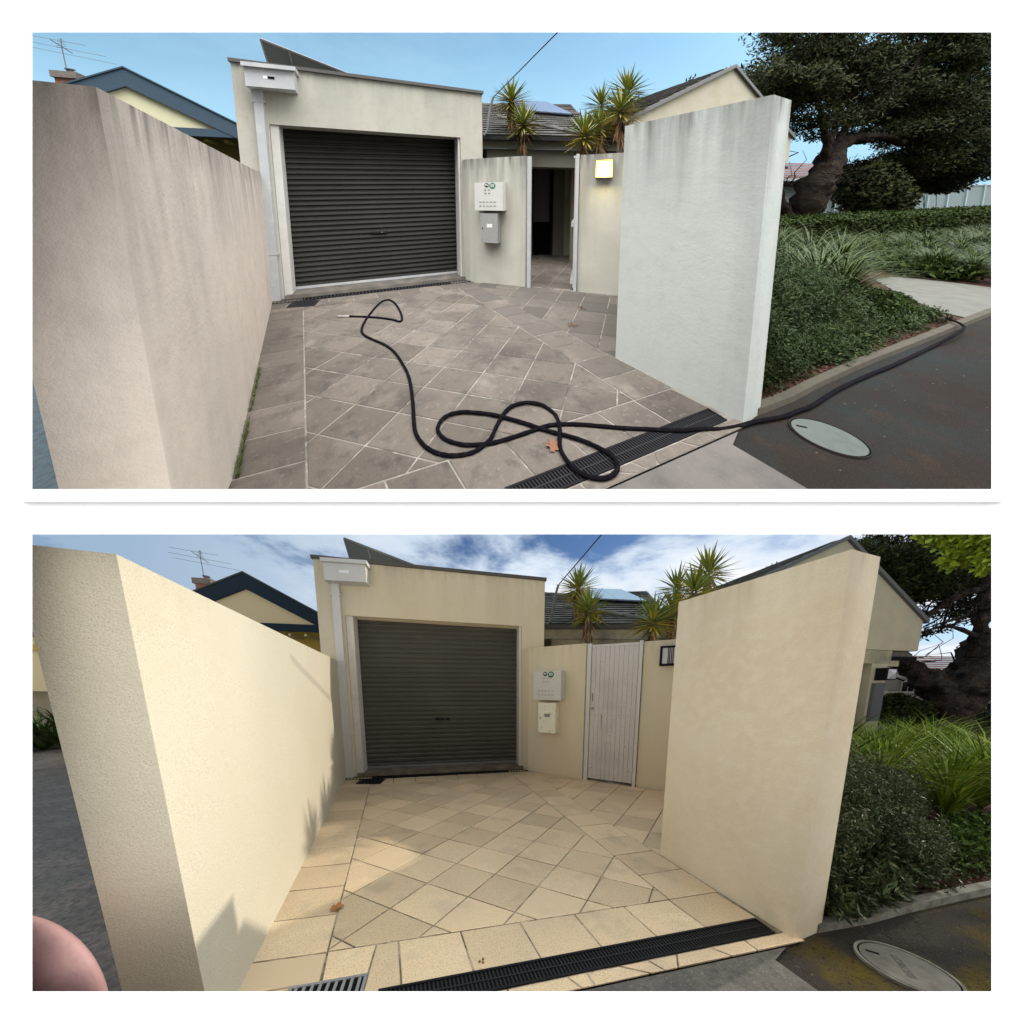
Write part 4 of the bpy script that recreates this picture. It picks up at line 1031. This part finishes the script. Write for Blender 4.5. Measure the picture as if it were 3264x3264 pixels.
def far_right():
    m = M[SITE]; U = SITE == 'up'
    f = fr((11, 3.6), (12, 3.405)); X = lambda p: (p-11)/f.u[0]
    big_tree()
    # steel fence behind the trees
    h = fr((9.0, 9.0), (60.0, -2.6)) if U else fr((13.6, 6.2), (30, 2.9)); t = thing('steel_fence', h(5, 0, 0), ('long pale blue-grey steel panel fence behind the leaning trunk' if U else 'cream-grey steel panel fence behind the forked trunk'), 'fence')
    b0, H = -.1, (1.62 if U else 1.34)
    for k in range(26 if U else 8):
        x0 = k*2.2; a = MB(); n = 22
        for i in range(n):
            xa, xb = x0+2.2*i/n, x0+2.2*(i+.5)/n; xc = x0+2.2*(i+1)/n
            a.poly([h(xa, 0, b0), h(xb, 0, b0), h(xb, 0, H), h(xa, 0, H)], .5); a.poly([h(xb, -.05, b0), h(xc, -.05, b0), h(xc, -.05, H), h(xb, -.05, H)], .5)
            a.poly([h(xb, 0, b0), h(xb, -.05, b0), h(xb, -.05, H), h(xb, 0, H)], .5)
        a.build('panel', m['fence'], t)
        a = MB(); a.box(h, x0-.06, x0+.06, -.06, .07, b0, H+.10); a.build('post', m['white'] if not U else m['fence'], t)
    a = MB(); a.box(h, 0, 2.2*(26 if U else 8), -.06, .03, H, H+.05); a.build('rail', m['white'], t)
    # house with the red tiled roof
    r = fr((17.6, 6.9), (31, 4.3)); t = thing('red_roofed_house', r(3, 0, 0), ('red-tiled house glimpsed behind the leaning trunk' if U else 'weatherboard house with a glossy red-tiled roof behind the tree'), 'house')
    a = MB()
    for i in range(14): a.box(r, -.6, 14, -6, -.012*(i % 2), -.2+i*.17, -.2+i*.17+.168)
    a.build('wall', m['fence'] if U else m['fence'], t)
    a = MB(); e = np.array([r.u[0], r.u[1], 0]); O = np.array(r(-1.0, .35, 2.12)); dv = np.array([-r.n[0], -r.n[1], .62]); Ld = 3.6; dv = dv/np.linalg.norm(dv)
    def cols(i, L_):
        x = (i % 2)*.15; out = []
        while x < 15: out.append((x, x+.29)); x += .3
        return out
    tiled_plane(a, O, e, dv, 12, 9, .21, .05, cols); a.build('roof', m['redtile'], t)
    a = MB(); a.box(r, -1.0, 14, .30, .42, 1.98, 2.12); a.build('fascia', m['white'], t)
    w = MB(); w.box(r, 1.6, 2.3, .002, .05, 1.25, 1.85); wo = w.build('window', m['white'], t)
    w = MB(); w.box(r, 1.66, 1.92, .051, .06, 1.31, 1.79); w.box(r, 1.98, 2.24, .051, .06, 1.31, 1.79); w.build('pane', m['glass'], wo)
    if U:
        # low trees and the clipped hedge
        bushy('shade_tree', [((15.2, 2.9, 1.6), (1.5, .8, 1.0)), ((16.0, 2.8, 1.2), (1.2, .8, .8))], 'dark round shrub under the arching trunk in front of the fence', 'shrub', m['leaf_dark'], .14, 5500, aspect=2)
        bushy('shade_tree', [((19.5, 3.2, 2.2), (1.8, .8, .7)), ((23, 2.6, 2.1), (2.2, .9, .8)), ((26, 2.6, 2.0), (2.2, .9, .8))], 'low dark branches drooping over the fence at the far right', 'tree', m['leaf_dark'], .16, 5000, aspect=2)
        hd = fr((8.2, 2.95), (22, -.6)); a = MB()
        mb = MB(); rng = np.random.default_rng(5); t = thing('hedge', hd(6, 0, 0), 'long clipped hedge with a pale green top in front of the fence', 'hedge')
        a.box(hd, .1, 14, -1.1, -.1, 0, .74); a.build('inner_growth', m['leaf_dark'], t)
        N_ = 26000; x = rng.random(N_)*14.2; y = -1.2+rng.random(N_)*1.2; z = rng.random(N_)*.82
        face = rng.random(N_); z = np.where(face < .5, .74+.10*rng.random(N_), z); y = np.where(face >= .5, -.02-.10*rng.random(N_), y)
        P = np.array([hd(*q) for q in zip(x, y, z)])
        d = rng.normal(size=(N_, 3)); d /= np.linalg.norm(d, axis=1)[:, None]; s = np.cross(d, rng.normal(size=(N_, 3))); s /= np.linalg.norm(s, axis=1)[:, None]; L_ = .07
        mb.tri_np(np.stack([P, P+d*L_*.5+s*L_*.3, P+d*L_, P+d*L_*.5-s*L_*.3], 1), rng.random(N_)); mb.build('foliage', m['hedge'] if 'hedge' in m else m['leaf_mid'], t)
    else:
        pts = [((6.5, 2.18, 3.68), (.3, .16, .10)), ((6.5, 2.0, 3.50), (.3, .18, .15)), ((6.5, 1.85, 3.42), (.35, .2, .2)), ((6.5, 1.72, 3.30), (.35, .2, .2)), ((6.5, 1.95, 3.22), (.25, .12, .10)), ((6.5, 1.66, 3.08), (.3, .14, .14)), ((6.5, 1.6, 3.4), (.4, .2, .25))]
        t = bushy('street_tree', pts, 'street tree with bright yellow-green leaves hanging in at the top right corner', 'tree', m['leaf_lime'], .065, 420, stem=False, aspect=1.4)
        mb = MB(); rr_ = np.random.default_rng(77)
        for i in range(60):
            c = (6.2+5.0*rr_.random(), -2.6+3.3*rr_.random(), 4.0+1.4*rr_.random()); leaf_cloud(mb, c, (.8, .6, .45), 240, .14, rr_, aspect=1.6)
        mb.build('crown', m['leaf_lime'], t)
        a = MB(); a.tube(smooth_path([(10.6, -.4, -.05), (10.4, -.3, 1.6), (10.0, -.1, 3.0), (9.0, .8, 3.9), (7.6, 1.6, 3.8), (6.6, 2.0, 3.75)]), np.interp(np.linspace(0, 1, 31), [0, .4, 1], [.2, .14, .02]), 10); a.build('trunk', m['bark'], t, smooth=True)
        bushy('round_shrub', [((10.6, 3.68, .98), (.45, .4, .40)), ((11.0, 3.6, .85), (.45, .4, .40))], 'dark glossy round shrub at the foot of the fence left of the trunk', 'shrub', m['leaf_dark'], .07, 6000, aspect=1.6)
        bushy('round_shrub', [((13.5, 3.1, .62), (.6, .4, .42))], 'grey-green clipped shrub below the fence at the right edge', 'shrub', m['rosemary'], .06, 6500, aspect=1.6)
        bushy('round_shrub', [((11.0, 2.0, .20), (1.5, .6, .30)), ((9.0, 3.2, .25), (1.2, .6, .25))], 'dark low hedge in shade behind the strappy grass', 'hedge', m['leaf_dark'], .07, 6000, aspect=1.6)

def garden():
    m = M[SITE]; U = SITE == 'up'
    rng = np.random.default_rng(21)
    # strappy clumps: each clump is a plant
    spots = []
    if U:
        spots += [(3.4, 1.75), (3.9, 1.7), (4.4, 1.6), (4.9, 1.5), (5.4, 1.45), (5.9, 1.4), (6.4, 1.5), (6.9, 1.6), (5.2, 1.2), (4.6, 1.9), (5.6, 1.25)]
        for i in range(22): spots.append((4+4.5*rng.random(), 1.9+1.0*rng.random()))
        for i in range(105):
            p = 8.5+7.5*rng.random()**1.3; spots.append((p, -.3+2.9*rng.random()))
    else:
        for i in range(34): spots.append((3.6+5.0*rng.random(), 1.95+1.0*rng.random()))
        spots += [(5.3, 1.35), (5.7, 1.45), (6.2, 1.35), (6.6, 1.5), (5.0, 1.75), (5.5, 1.8), (6.0, 1.15), (4.6, 1.85), (6.8, 1.2)]
    protos = []
    for k in range(4):
        mb = MB(); p, q = spots[k]
        t = thing('strappy_grass', (p, q, 0), 'arching clump of strappy green leaves in the garden bed, '+VIEW, 'grass clump', 'strappy grass clumps in the bed, '+VIEW)
        blades(mb, (p, q, 0), 150, .98 if not U else .80, .014, (.03, .60), np.random.default_rng(50+k), droop=.9)
        b = mb.build('blades', m['strap'], t); protos.append((t, b))
    for i, (p, q) in enumerate(spots[4:]):
        src, b = protos[i % 4]; c = src.copy(); COLS[SITE].objects.link(c); c.location = W((p, q, 0)).tolist(); s = (.8+.45*rng.random())*(.62 if p > 8 and SITE == 'up' else 1); c.scale = (s, s, s)
        d = b.copy(); COLS[SITE].objects.link(d); d.parent = c
    mb = MB()
    for i in range(45 if not U else 0):
        p = 2.6+3.0*rng.random(); q = .93-.128*(p-2.3)+.04+.22*rng.random(); leaf_cloud(mb, (p, q, .04), (.20, .09, .08), 120, .04, rng, aspect=3, up=.5)
    if not U: tag(mb.build('creeping_cover', m['rosemary']), kind='stuff')
    if U:
        mb = MB()
        for i in range(60):
            p = 2.5+3.2*rng.random(); q = .93-.128*(p-2.3)+.06+.22*rng.random(); leaf_cloud(mb, (p, q, .05), (.22, .10, .10), 150, .04, rng, aspect=3, up=.5)
        tag(mb.build('creeping_cover', m['rosemary']), kind='stuff')
        mb = MB()
        for i in range(150):
            p = 8.35+7*rng.random()**1.3; q = -.6+3.2*rng.random(); leaf_cloud(mb, (p, q, .14), (.42, .3, .20), 170, .10, rng, aspect=3, up=.6)
        for i in range(60):
            p = 3.6+4.6*rng.random(); q = 1.65+1.2*rng.random(); leaf_cloud(mb, (p, q, .14), (.35, .25, .2), 150, .08, rng, aspect=3, up=.6)
        tag(mb.build('ground_cover', m['leaf_mid']), kind='stuff')
    # rosemary-like shrubs behind the wall end
    if U:
        P = [((2.55, 1.10, .34), (.28, .20, .36)), ((2.9, 1.25, .50), (.38, .25, .42)), ((3.35, 1.25, .42), (.40, .25, .36)), ((2.75, 1.50, .62), (.35, .3, .44)), ((3.9, 1.25, .38), (.42, .25, .34)), ((3.3, 1.55, .66), (.42, .3, .40)), ((3.8, 1.55, .56), (.42, .28, .36)), ((4.5, 1.3, .34), (.45, .22, .28)), ((5.1, 1.2, .22), (.4, .2, .20)), ((4.4, 1.08, .18), (.5, .22, .20)), ((3.0, 1.02, .14), (.5, .14, .16)), ((3.7, 1.0, .10), (.6, .16, .13))]
        bushy('rosemary_shrub', P, 'mounded fine-leaved grey-green shrub behind the pale grey wall', 'shrub', m['rosemary'], .036, 15000, aspect=4, up=.8)
        bushy('low_shrub', [((5.55, .93, .10), (.42, .24, .16))], 'small rounded green shrub at the edge of the concrete path', 'shrub', m['leaf_mid'], .05, 5000, aspect=3, up=.4)
    else:
        P = [((2.50, 1.12, .34), (.24, .2, .38)), ((2.85, 1.25, .46), (.35, .28, .42)), ((3.25, 1.35, .5), (.40, .28, .40)), ((3.0, 1.7, .6), (.5, .3, .42)), ((3.7, 1.35, .44), (.4, .28, .38)), ((3.6, 1.75, .5), (.5, .3, .4)), ((3.3, 1.0, .26), (.35, .2, .26)), ((4.2, 1.5, .36), (.42, .3, .34))]
        bushy('rosemary_shrub', P, 'large fine-leaved rosemary shrub glinting in the sun behind the tan wall', 'shrub', m['rosemary'], .030, 22000, aspect=4.5, up=.6)
        bushy('low_shrub', [((2.55, .97, .10), (.24, .12, .14)), ((2.9, .95, .10), (.3, .12, .13))], 'dark green feathery shrub spilling over the kerb by the wall foot', 'shrub', m['rosemary'], .05, 4500, aspect=4, up=.3)
        bushy('low_shrub', [((4.1, 1.0, .10), (.5, .2, .16)), ((4.8, 1.0, .12), (.4, .25, .18))], 'sparse low ground cover over brown mulch near the kerb', 'ground cover', m['leaf_mid'], .045, 2600, aspect=2.5)
        t = thing('flax_plant', (5.35, 2.3, 0), 'dark spiky flax leaves fanning out behind the tan wall', 'flax')
        mb = MB(); blades(mb, (5.2, 2.35, .2), 26, 1.25, .035, (.2, 1.25), np.random.default_rng(9), droop=.35); mb.build('leaves', m['leaf_dark'], t)
    # mulch crumbs
    mb = MB(); n = 4500; x = 2.3+rng.random(n)*3.6; y = .86-.13*(x-2.3)+.05+rng.random(n)*.9
    Pm = np.stack([x, y, np.full(n, -.015)], 1); d = rng.normal(size=(n, 3)); d[:, 2] = abs(d[:, 2])*.4; d /= np.linalg.norm(d, axis=1)[:, None]; s = np.cross(d, rng.normal(size=(n, 3))); s /= np.linalg.norm(s, axis=1)[:, None]
    mb.tri_np(np.stack([Pm, Pm+d*.02+s*.006, Pm+d*.04, Pm+d*.02-s*.006], 1), rng.random(n)); tag(mb.build('mulch', m['mulch']), kind='stuff')

def manhole():
    m = M[SITE]; U = SITE == 'up'
    c = np.array([2.318, .608]) if not U else np.array([2.315, .607]); ax = np.array([.10, -.128]) if not U else np.array([.0825, -.133]); ay = np.array([.100, .118]) if not U else np.array([.106, .088])
    ax = np.array([.100, -.130]); ay = np.array([.108, .100])
    t = thing('manhole_cover', (c[0], c[1], -.03), ('plain pale green-grey oval cover in the brown asphalt' if U else 'grey round cover with a pale rim and faint lettering in the mossy asphalt'), 'manhole cover')
    def ring(s, z, n=48): return [(c[0]+s*(ax[0]*math.cos(a)+ay[0]*math.sin(a)), c[1]+s*(ax[1]*math.cos(a)+ay[1]*math.sin(a)), z) for a in np.linspace(0, 2*math.pi, n, endpoint=False)]
    def annulus(s0, s1, z0, z1):
        a = MB(); A, B, B2, A2 = ring(s0, z1), ring(s1, z1), ring(s1, z0), ring(s0, z0)
        for i in range(48):
            j = (i+1) % 48; a.poly([A[i], A[j], B[j], B[i]], .5); a.poly([B[i], B[j], B2[j], B2[i]], .5); a.poly([A2[i], A2[j], A[j], A[i]], .5)
        return a
    a = MB(); a.poly([(x, y) + (z,) for x, y, z in ring(.955, -.016)], .5); lid = a.build('lid', m['manhole'], t)
    annulus(.955, 1.0, -.032, -.020).build('gap', m['black'], t)
    annulus(1.0, 1.075 if not U else 1.03, -.032, -.014).build('rim', m['kerb'] if not U else m['asphalt'], t)
    u_ = ax/np.linalg.norm(ax); v_ = ay/np.linalg.norm(ay)
    def loc(x, y, z): q = c+u_*x+v_*y; return (q[0], q[1], z-.0155)
    a = MB(); a.box(loc, -.125, -.075, .035, .048, 0, .002); a.build('key_slot', m['black'], lid)
    if not U:
        cu = D.curves.new('lettering', 'FONT'); cu.body = 'ELECTRICITY'; cu.size = .026; cu.align_x = 'CENTER'; cu.align_y = 'CENTER'; cu.extrude = .0006
        o = D.objects.new('t', cu); SC.collection.objects.link(o); dg = bpy.context.evaluated_depsgraph_get(); me = D.meshes.new_from_object(o.evaluated_get(dg)); D.objects.remove(o)
        mb = MB(); mb.v = [loc(-v.co.y*1.7-.01, v.co.x, v.co.z+.0004) for v in me.vertices]
        mb.f = [list(p.vertices) for p in me.polygons]; mb.r = [.5]*len(mb.f); mb.build('lettering', mat('worn_cast_lettering', (.085, .078, .065), .9), lid)

def street_drain():
    m = M[SITE]
    x0_ = -.155 if SITE == 'lo' else .44
    f = fr((x0_, 1.241-.142*x0_), (1.938, .968)); L_ = f.len; W_ = .118
    g = lambda x, y, z: f(x, y-W_, z)
    ff = lambda x, y, z: f(x, -W_+(-0)+y, z)
    t = thing('channel_drain', f(1, 0, 0), 'long black slotted channel drain crossing the driveway mouth, '+VIEW, 'drain')
    a = MB(); a.box(f, 0, L_, -W_, 0, -.0056, -.0050); a.build('channel_bed', m['black'], t)
    a = MB(); a.box(f, 0, L_, -W_, -W_+.012, -.04, .003); a.box(f, 0, L_, -.012, 0, -.04, .003); a.box(f, 0, .012, -W_+.012, -.012, -.04, .002); a.box(f, L_-.012, L_, -W_+.012, -.012, -.04, .002)
    a.build('frame', m['darkmetal'], t, bevel=.002)
    a = MB(); n = int(112*L_/2.12)
    for i in range(n):
        x = .014+(L_-.028)*(i+.5)/n; sk = .006
        a.hexa([f(x-.0035-sk, -W_+.012, -.004), f(x+.0035-sk, -W_+.012, -.004), f(x-.0035+sk, -.012, -.004), f(x+.0035+sk, -.012, -.004), f(x-.0035-sk, -W_+.012, -.001), f(x+.0035-sk, -W_+.012, -.001), f(x-.0035+sk, -.012, -.001), f(x+.0035+sk, -.012, -.001)])
    a.box(f, .012, L_-.012, -W_/2-.003, -W_/2+.003, -.004, .0015); a.build('grating', m['grate'], t)
    if SITE == 'lo':
        g2 = fr((-.520, 1.532), (-.190, 1.486))
        grille('drain_grate', g2, 0, g2.len, 0, .155, 9, dict(m, grate=m['metal'], darkmetal=m['black']), 'square galvanised grate in the near left corner of the clean paving', 'grate', depth=.05, rim=.014)

def cables():
    m = M[SITE]; U = SITE == 'up'
    a = MB(); a.tube(smooth_path([(2.72, 5.24, 3.50), (2.74, 5.0, 3.66), (2.60, 3.9, 3.60), (2.2, 1.3, 3.45 if not U else 3.7)]), .012, 6)
    # taut span from the house mast towards the street
    a = MB(); P0 = np.array([2.80, 5.20, 3.50]); P1 = np.array([2.45, 1.6, 3.62] if not U else [2.2, 1.9, 3.9])
    if not U: P1 = np.array([2.81, 3.57, 3.965])
    else: P1 = np.array([2.81, 3.57, 3.965])
    P2 = P0+(P1-P0)*(2.0 if U else 1.2)
    a.tube([tuple(P0), tuple(P1), tuple(P2)], .009, 6)
    tag(a.build('power_cable', m['cable']), 'taut black overhead cable rising to the right from the house roof, '+VIEW, 'cable')
    a = MB(); a.tube(smooth_path([(2.80, 5.20, 3.50), (2.76, 5.24, 3.3), (2.71, 5.24, 3.0), (2.69, 5.24, 2.86), (2.62, 5.25, 2.75)]), .022, 8)
    tag(a.build('conduit', m['grey'], smooth=True), 'grey conduit bent over the roof gutter beside the garage corner, '+VIEW, 'conduit')

def extras():
    m = M[SITE]; U = SITE == 'up'; rng = np.random.default_rng(33)
    if U:
        hp = [(.081, 4.083), (.278, 3.939), (.404, 3.824), (.509, 3.697), (.554, 3.613), (.600, 3.675), (.636, 3.860), (.660, 4.105), (.660, 4.305), (.623, 4.438), (.531, 4.415), (.422, 4.253), (.337, 4.095), (.241, 3.893), (.168, 3.705), (.137, 3.551), (.151, 3.436), (.203, 3.302), (.264, 3.169), (.307, 3.037), (.329, 2.883), (.333, 2.725), (.331, 2.563), (.312, 2.407), (.281, 2.258), (.246, 2.114), (.208, 1.977), (.187, 1.885), (.185, 1.815), (.198, 1.739), (.229, 1.672), (.277, 1.618), (.332, 1.582), (.403, 1.559), (.462, 1.561), (.548, 1.588), (.617, 1.642), (.714, 1.717), (.799, 1.753), (.875, 1.754), (.945, 1.728), (1.001, 1.671), (1.023, 1.605), (1.018, 1.536), (.972, 1.457), (.899, 1.379), (.856, 1.328), (.834, 1.279), (.825, 1.225), (.826, 1.170), (.849, 1.121), (.895, 1.079), (.942, 1.062), (.996, 1.065), (1.032, 1.085), (1.055, 1.119), (1.060, 1.165), (1.043, 1.222), (1.012, 1.290), (.963, 1.365), (.905, 1.435), (.847, 1.512), (.791, 1.597), (.729, 1.680), (.654, 1.767), (.553, 1.849), (.492, 1.885), (.423, 1.898), (.361, 1.879), (.316, 1.834), (.307, 1.778), (.326, 1.714), (.379, 1.648), (.430, 1.610), (.533, 1.563), (.652, 1.537), (.783, 1.519), (.903, 1.504), (.998, 1.467), (1.100, 1.403), (1.193, 1.332), (1.315, 1.238), (1.443, 1.152), (1.569, 1.067), (1.718, .995), (1.823, .949), (1.95, .905), (2.058, .879), (2.184, .837), (2.298, .800), (2.457, .770), (2.590, .745), (2.980, .715), (3.423, .655), (3.823, .590), (4.225, .535), (4.700, .470), (5.0, .40), (5.4, .38), (5.62, .50), (5.75, .62)]
        t = thing('pressure_hose', (.5, 2.5, 0), 'long black rubber hose looping over the grimy pavers and out along the kerb', 'hose')
        r0 = .0125; pts = []
        for i, (x, y) in enumerate(hp):
            z = r0
            if 44 < i < 62: z = r0+.005
            if 61 <= i <= 68 or 38 <= i <= 41: z = r0+.008
            if i > 84: z = r0-.016
            if i > len(hp)-5: z = .055
            pts.append((x, y, z))
        for k, i in ((0, 5),): pass
        P = smooth_path(pts, 4); a = MB(); a.tube(P, [.0125+.0008*math.sin(i*2.1) for i in range(len(P))], 10); a.build('hose_line', m['hose'], t, smooth=True)
        a = MB(); a.tube([(.081, 4.083, .015), (.03, 4.115, .015), (.028, 4.117, .015), (-.03, 4.152, .015), (-.05, 4.163, .015)], [.016, .016, .010, .012, .008], 10); a.build('coupling', m['brass'], t)
        # dry twigs in the shaded corner
        mb = MB()
        for cx, cy in ((2.142, 2.521), (2.637, 2.832)):
            for i in range(9): x, y = cx+rng.normal()*.03, cy+rng.normal()*.03; mb.tube([(x, y, .006), (x+rng.normal()*.02, y+rng.normal()*.02, .02), (x+rng.normal()*.03, y+rng.normal()*.03, .008)], .003, 5)
        tag(mb.build('dry_twigs', m['thatch']), 'two scraps of curled dry twig on the dark paving near the open gateway', 'twigs')
        # weeds in the joint along the left wall
        mb = MB()
        for i in range(170):
            q = 2.05+1.3*rng.random()**1.5; p = -.722-.0102*(q-1.4)+.008+.012*rng.random()
            if math.sin(q*9)+rng.random() < -.2: continue
            blades(mb, (p, q, -.005), 3, .035+.02*rng.random(), .0025, (.0, .6), rng, droop=.6)
        tag(mb.build('weeds', m['weed']), kind='stuff')
        dry_leaf((.837, 1.360, .004), .055, 'flat orange autumn leaf lying beside the hose loop', m)
        # pale litter on the asphalt
    else:
        dry_leaf((-.406, 2.042, .006), .045, 'curled brown autumn leaf on the joint of the clean pavers', m)
        mb = MB()
        for x, y in ((.33, 1.36), (.345, 1.35), (.35, 1.368)): mb.tube([(x, y, .001), (x, y, .010)], [.007, .004], 8)
        tag(mb.build('seed_pods', m['thatch']), 'three tiny brown seed pods on the paver beside the channel drain', 'seed pods')
        # next door, past the end of the left wall
        f = fr((-14, 11.9), (-7.3, 10.8)); t = thing('neighbour_porch', f(3, 0, 0), 'slice of a sunlit yellow rendered porch with a dark band at the left edge', 'house')
        Lp = f.len
        a = MB(); a.box(f, 0, Lp, -3, 0, 1.43, 4.0); a.build('wall', m['yellow'], t)
        a = MB(); a.box(f, 0, Lp+.1, .001, .12, 2.80, 2.97); a.build('band', m['navy'], t)
        a = MB(); a.box(f, 0, Lp, .001, .06, 2.46, 2.62); a.build('moulding', m['ochre'], t)
        a = MB(); a.box(f, 0, Lp-.3, -3, -.8, 0, 1.42); a.build('lower_wall', m['gable'], t)
        t = thing('strappy_plant', (-8, 10.1, 0), 'dark green leafy plant under the yellow porch at the left edge', 'plant')
        mb = MB()
        for k in range(9): blades(mb, (-9.6+.3*k, 10.1+.1*(k % 3), 0), 60, 1.25, .05, (.05, 1.0), np.random.default_rng(200+k), droop=.9)
        mb.build('leaves', m['strap_dark'], t)
    mb = MB(); n = 90       # scattered fallen bits on the asphalt: countless
    for i in range(n):
        x = 1.9+3.2*rng.random(); y = .85-.14*(x-1.9)-.06-rng.random()*1.2
        if y < NEAR[SITE][0]*(x+NEAR[SITE][2])+NEAR[SITE][1]+.03 or ((x-2.318)**2+(y-.61)**2 < .03): continue
        s_ = .004+.008*rng.random()**2; a_ = rng.random()*6.28; c_, s2 = math.cos(a_)*s_, math.sin(a_)*s_
        mb.poly([(x-c_, y-s2, -.026), (x+s2*.5, y-c_*.5, -.024), (x+c_, y+s2, -.026), (x-s2*.5, y+c_*.5, -.022)])
    tag(mb.build('fallen_litter', m['path'] if U else m['thatch']), kind='stuff')

def dry_leaf(c, s, label, m):
    mb = MB(); n = 26; c = np.array(c)
    rim = []
    for i in range(n):
        a = 2*math.pi*i/n; r = s*(.55+.45*abs(math.cos(2.5*a)))*(1 if i % 2 else .82); rim.append(c+np.array([math.cos(a)*r, math.sin(a)*r*.9, .004+.016*abs(math.sin(a*1.5))]))
    top = c+np.array([0, 0, .006])
    for i in range(n): mb.poly([tuple(top), tuple(rim[i]), tuple(rim[(i+1) % n])])
    t = mb.build('fallen_leaf', m['leaf_dry']); tag(t, label, 'leaf')
    a = MB(); a.tube([tuple(top), tuple(c+np.array([-s*.6, s*.9, .012]))], .0014, 5); a.build('stalk', m['leaf_dry'], t)

# ------------------------------------------------------------------ build both plots
for SITE, VIEW in (('up', 'upper view'), ('lo', 'lower view')):
    ground(); boundary_walls(); return_wall(); garage(); piers(); main_house(); gable_wing(); blue_house(); garage_panel()
    yuccas(); far_right(); garden(); manhole(); street_drain(); cables(); extras()

# ------------------------------------------------------------------ white display board with its two windows
SITE = 'up'
def board():
    m_ = mat('white_board', (.93, .93, .93), .9); dk = mat('black_backing', (.02, .02, .02), .9)
    D0 = .93; cp, sp = math.cos(PITCH), math.sin(PITCH)
    def B(u, v, d): a, b = (u-1632)/F*d, (1632-v)/F*d; return (a, d*cp+b*sp, -d*sp+b*cp)
    def holed(mb, outer, hole, d, back):
        (x0, y0, x1, y1), (a0, b0, a1, b1) = outer, hole
        for z, g in ((d, 0), (d+back, 1)):
            k = 14*g
            H = (a0-k, b0-k, a1+k, b1+k)
            for q in (((x0, y0), (x1, y0), (x1, H[1]), (x0, H[1])), ((x0, H[3]), (x1, H[3]), (x1, y1), (x0, y1)), ((x0, H[1]), (H[0], H[1]), (H[0], H[3]), (x0, H[3])), ((H[2], H[1]), (x1, H[1]), (x1, H[3]), (H[2], H[3]))):
                mb.poly([B(u, v, z) for u, v in (q if g == 0 else q[::-1])], .5)
        E = [(x0, y0), (x1, y0), (x1, y1), (x0, y1)]; Hf = [(a0, b0), (a1, b0), (a1, b1), (a0, b1)]; k = 14; Hb = [(a0-k, b0-k), (a1+k, b0-k), (a1+k, b1+k), (a0-k, b1+k)]
        for i in range(4):
            j = (i+1) % 4; mb.poly([B(*E[i], d), B(*E[i], d+back), B(*E[j], d+back), B(*E[j], d)], .5); mb.poly([B(*Hf[i], d), B(*Hf[j], d), B(*Hb[j], d+back), B(*Hb[i], d+back)], .5)
    t = D.objects.new('display_board', None); COLS['up'].objects.link(t); t['_org'] = [0, 0, 0]
    tag(t, 'white display board with two wide rectangular windows, one above the other', 'display board')
    mb = MB(); X0, X1 = -700, 3964
    # backing board: strips round both windows
    for (x0, y0, x1, y1, hole) in ((X0, -700, X1, 1631, (103, 103, 3160, 1559)), (X0, 1631, X1, 3964, (103, 1703, 3160, 3160))): holed(mb, (x0, y0, x1, y1), (hole[0]-3, hole[1]-3, hole[2]+3, hole[3]+3), D0, .003)
    mb.build('backing_board', m_, t, world=True)
    mb = MB()
    for (x0, y0, x1, y1, hole) in ((X0, -700, X1, 1631, (103, 103, 3160, 1559)), (X0, 1631, X1, 3964, (103, 1703, 3160, 3160))): holed(mb, (x0, y0, x1, y1), (hole[0]-12, hole[1]-12, hole[2]+12, hole[3]+12), D0+.004, .001)
    mb.build('dark_back', dk, t, world=True)  # unseen black back, added to cut bounce light on the wall ends
    for o_, h_ in (((66, 66, 3201, 1600), (103, 103, 3160, 1559)), ((66, 1666, 3201, 3201), (103, 1703, 3160, 3160))):
        mb = MB(); holed(mb, o_, h_, D0-.018, .014); mb.build('mount', m_, t, world=True)
board()
SITE = 'lo'
def fingertip():
    D0 = 1.0; cp, sp = math.cos(PITCH), math.sin(PITCH)
    cu, cv, r = 22, 3242, 325
    mb = MB(); n = 32; V = []
    for i in range(n+1):
        th = math.pi*i/n
        for j in range(n):
            ph = 2*math.pi*j/n; x, y, z = math.sin(th)*math.cos(ph), math.cos(th), math.sin(th)*math.sin(ph)
            a = (cu-1632)/F*D0+x*r/F*D0; b = (1632-cv)/F*D0+y*r/F*D0; d = D0+z*.05; V.append((a, d*cp+b*sp, -d*sp+b*cp))
    mb.v = V
    for i in range(n):
        for j in range(n): mb.f.append([i*n+j, i*n+(j+1) % n, (i+1)*n+(j+1) % n, (i+1)*n+j]); mb.r.append(.5)
    o = mb.build('fingertip', M['lo']['skin'], smooth=True, world=True)
    tag(o, 'pink rounded fingertip poking into the bottom left corner of the lower window', 'finger')
fingertip()
for o in D.objects:
    if '_org' in o: del o['_org']
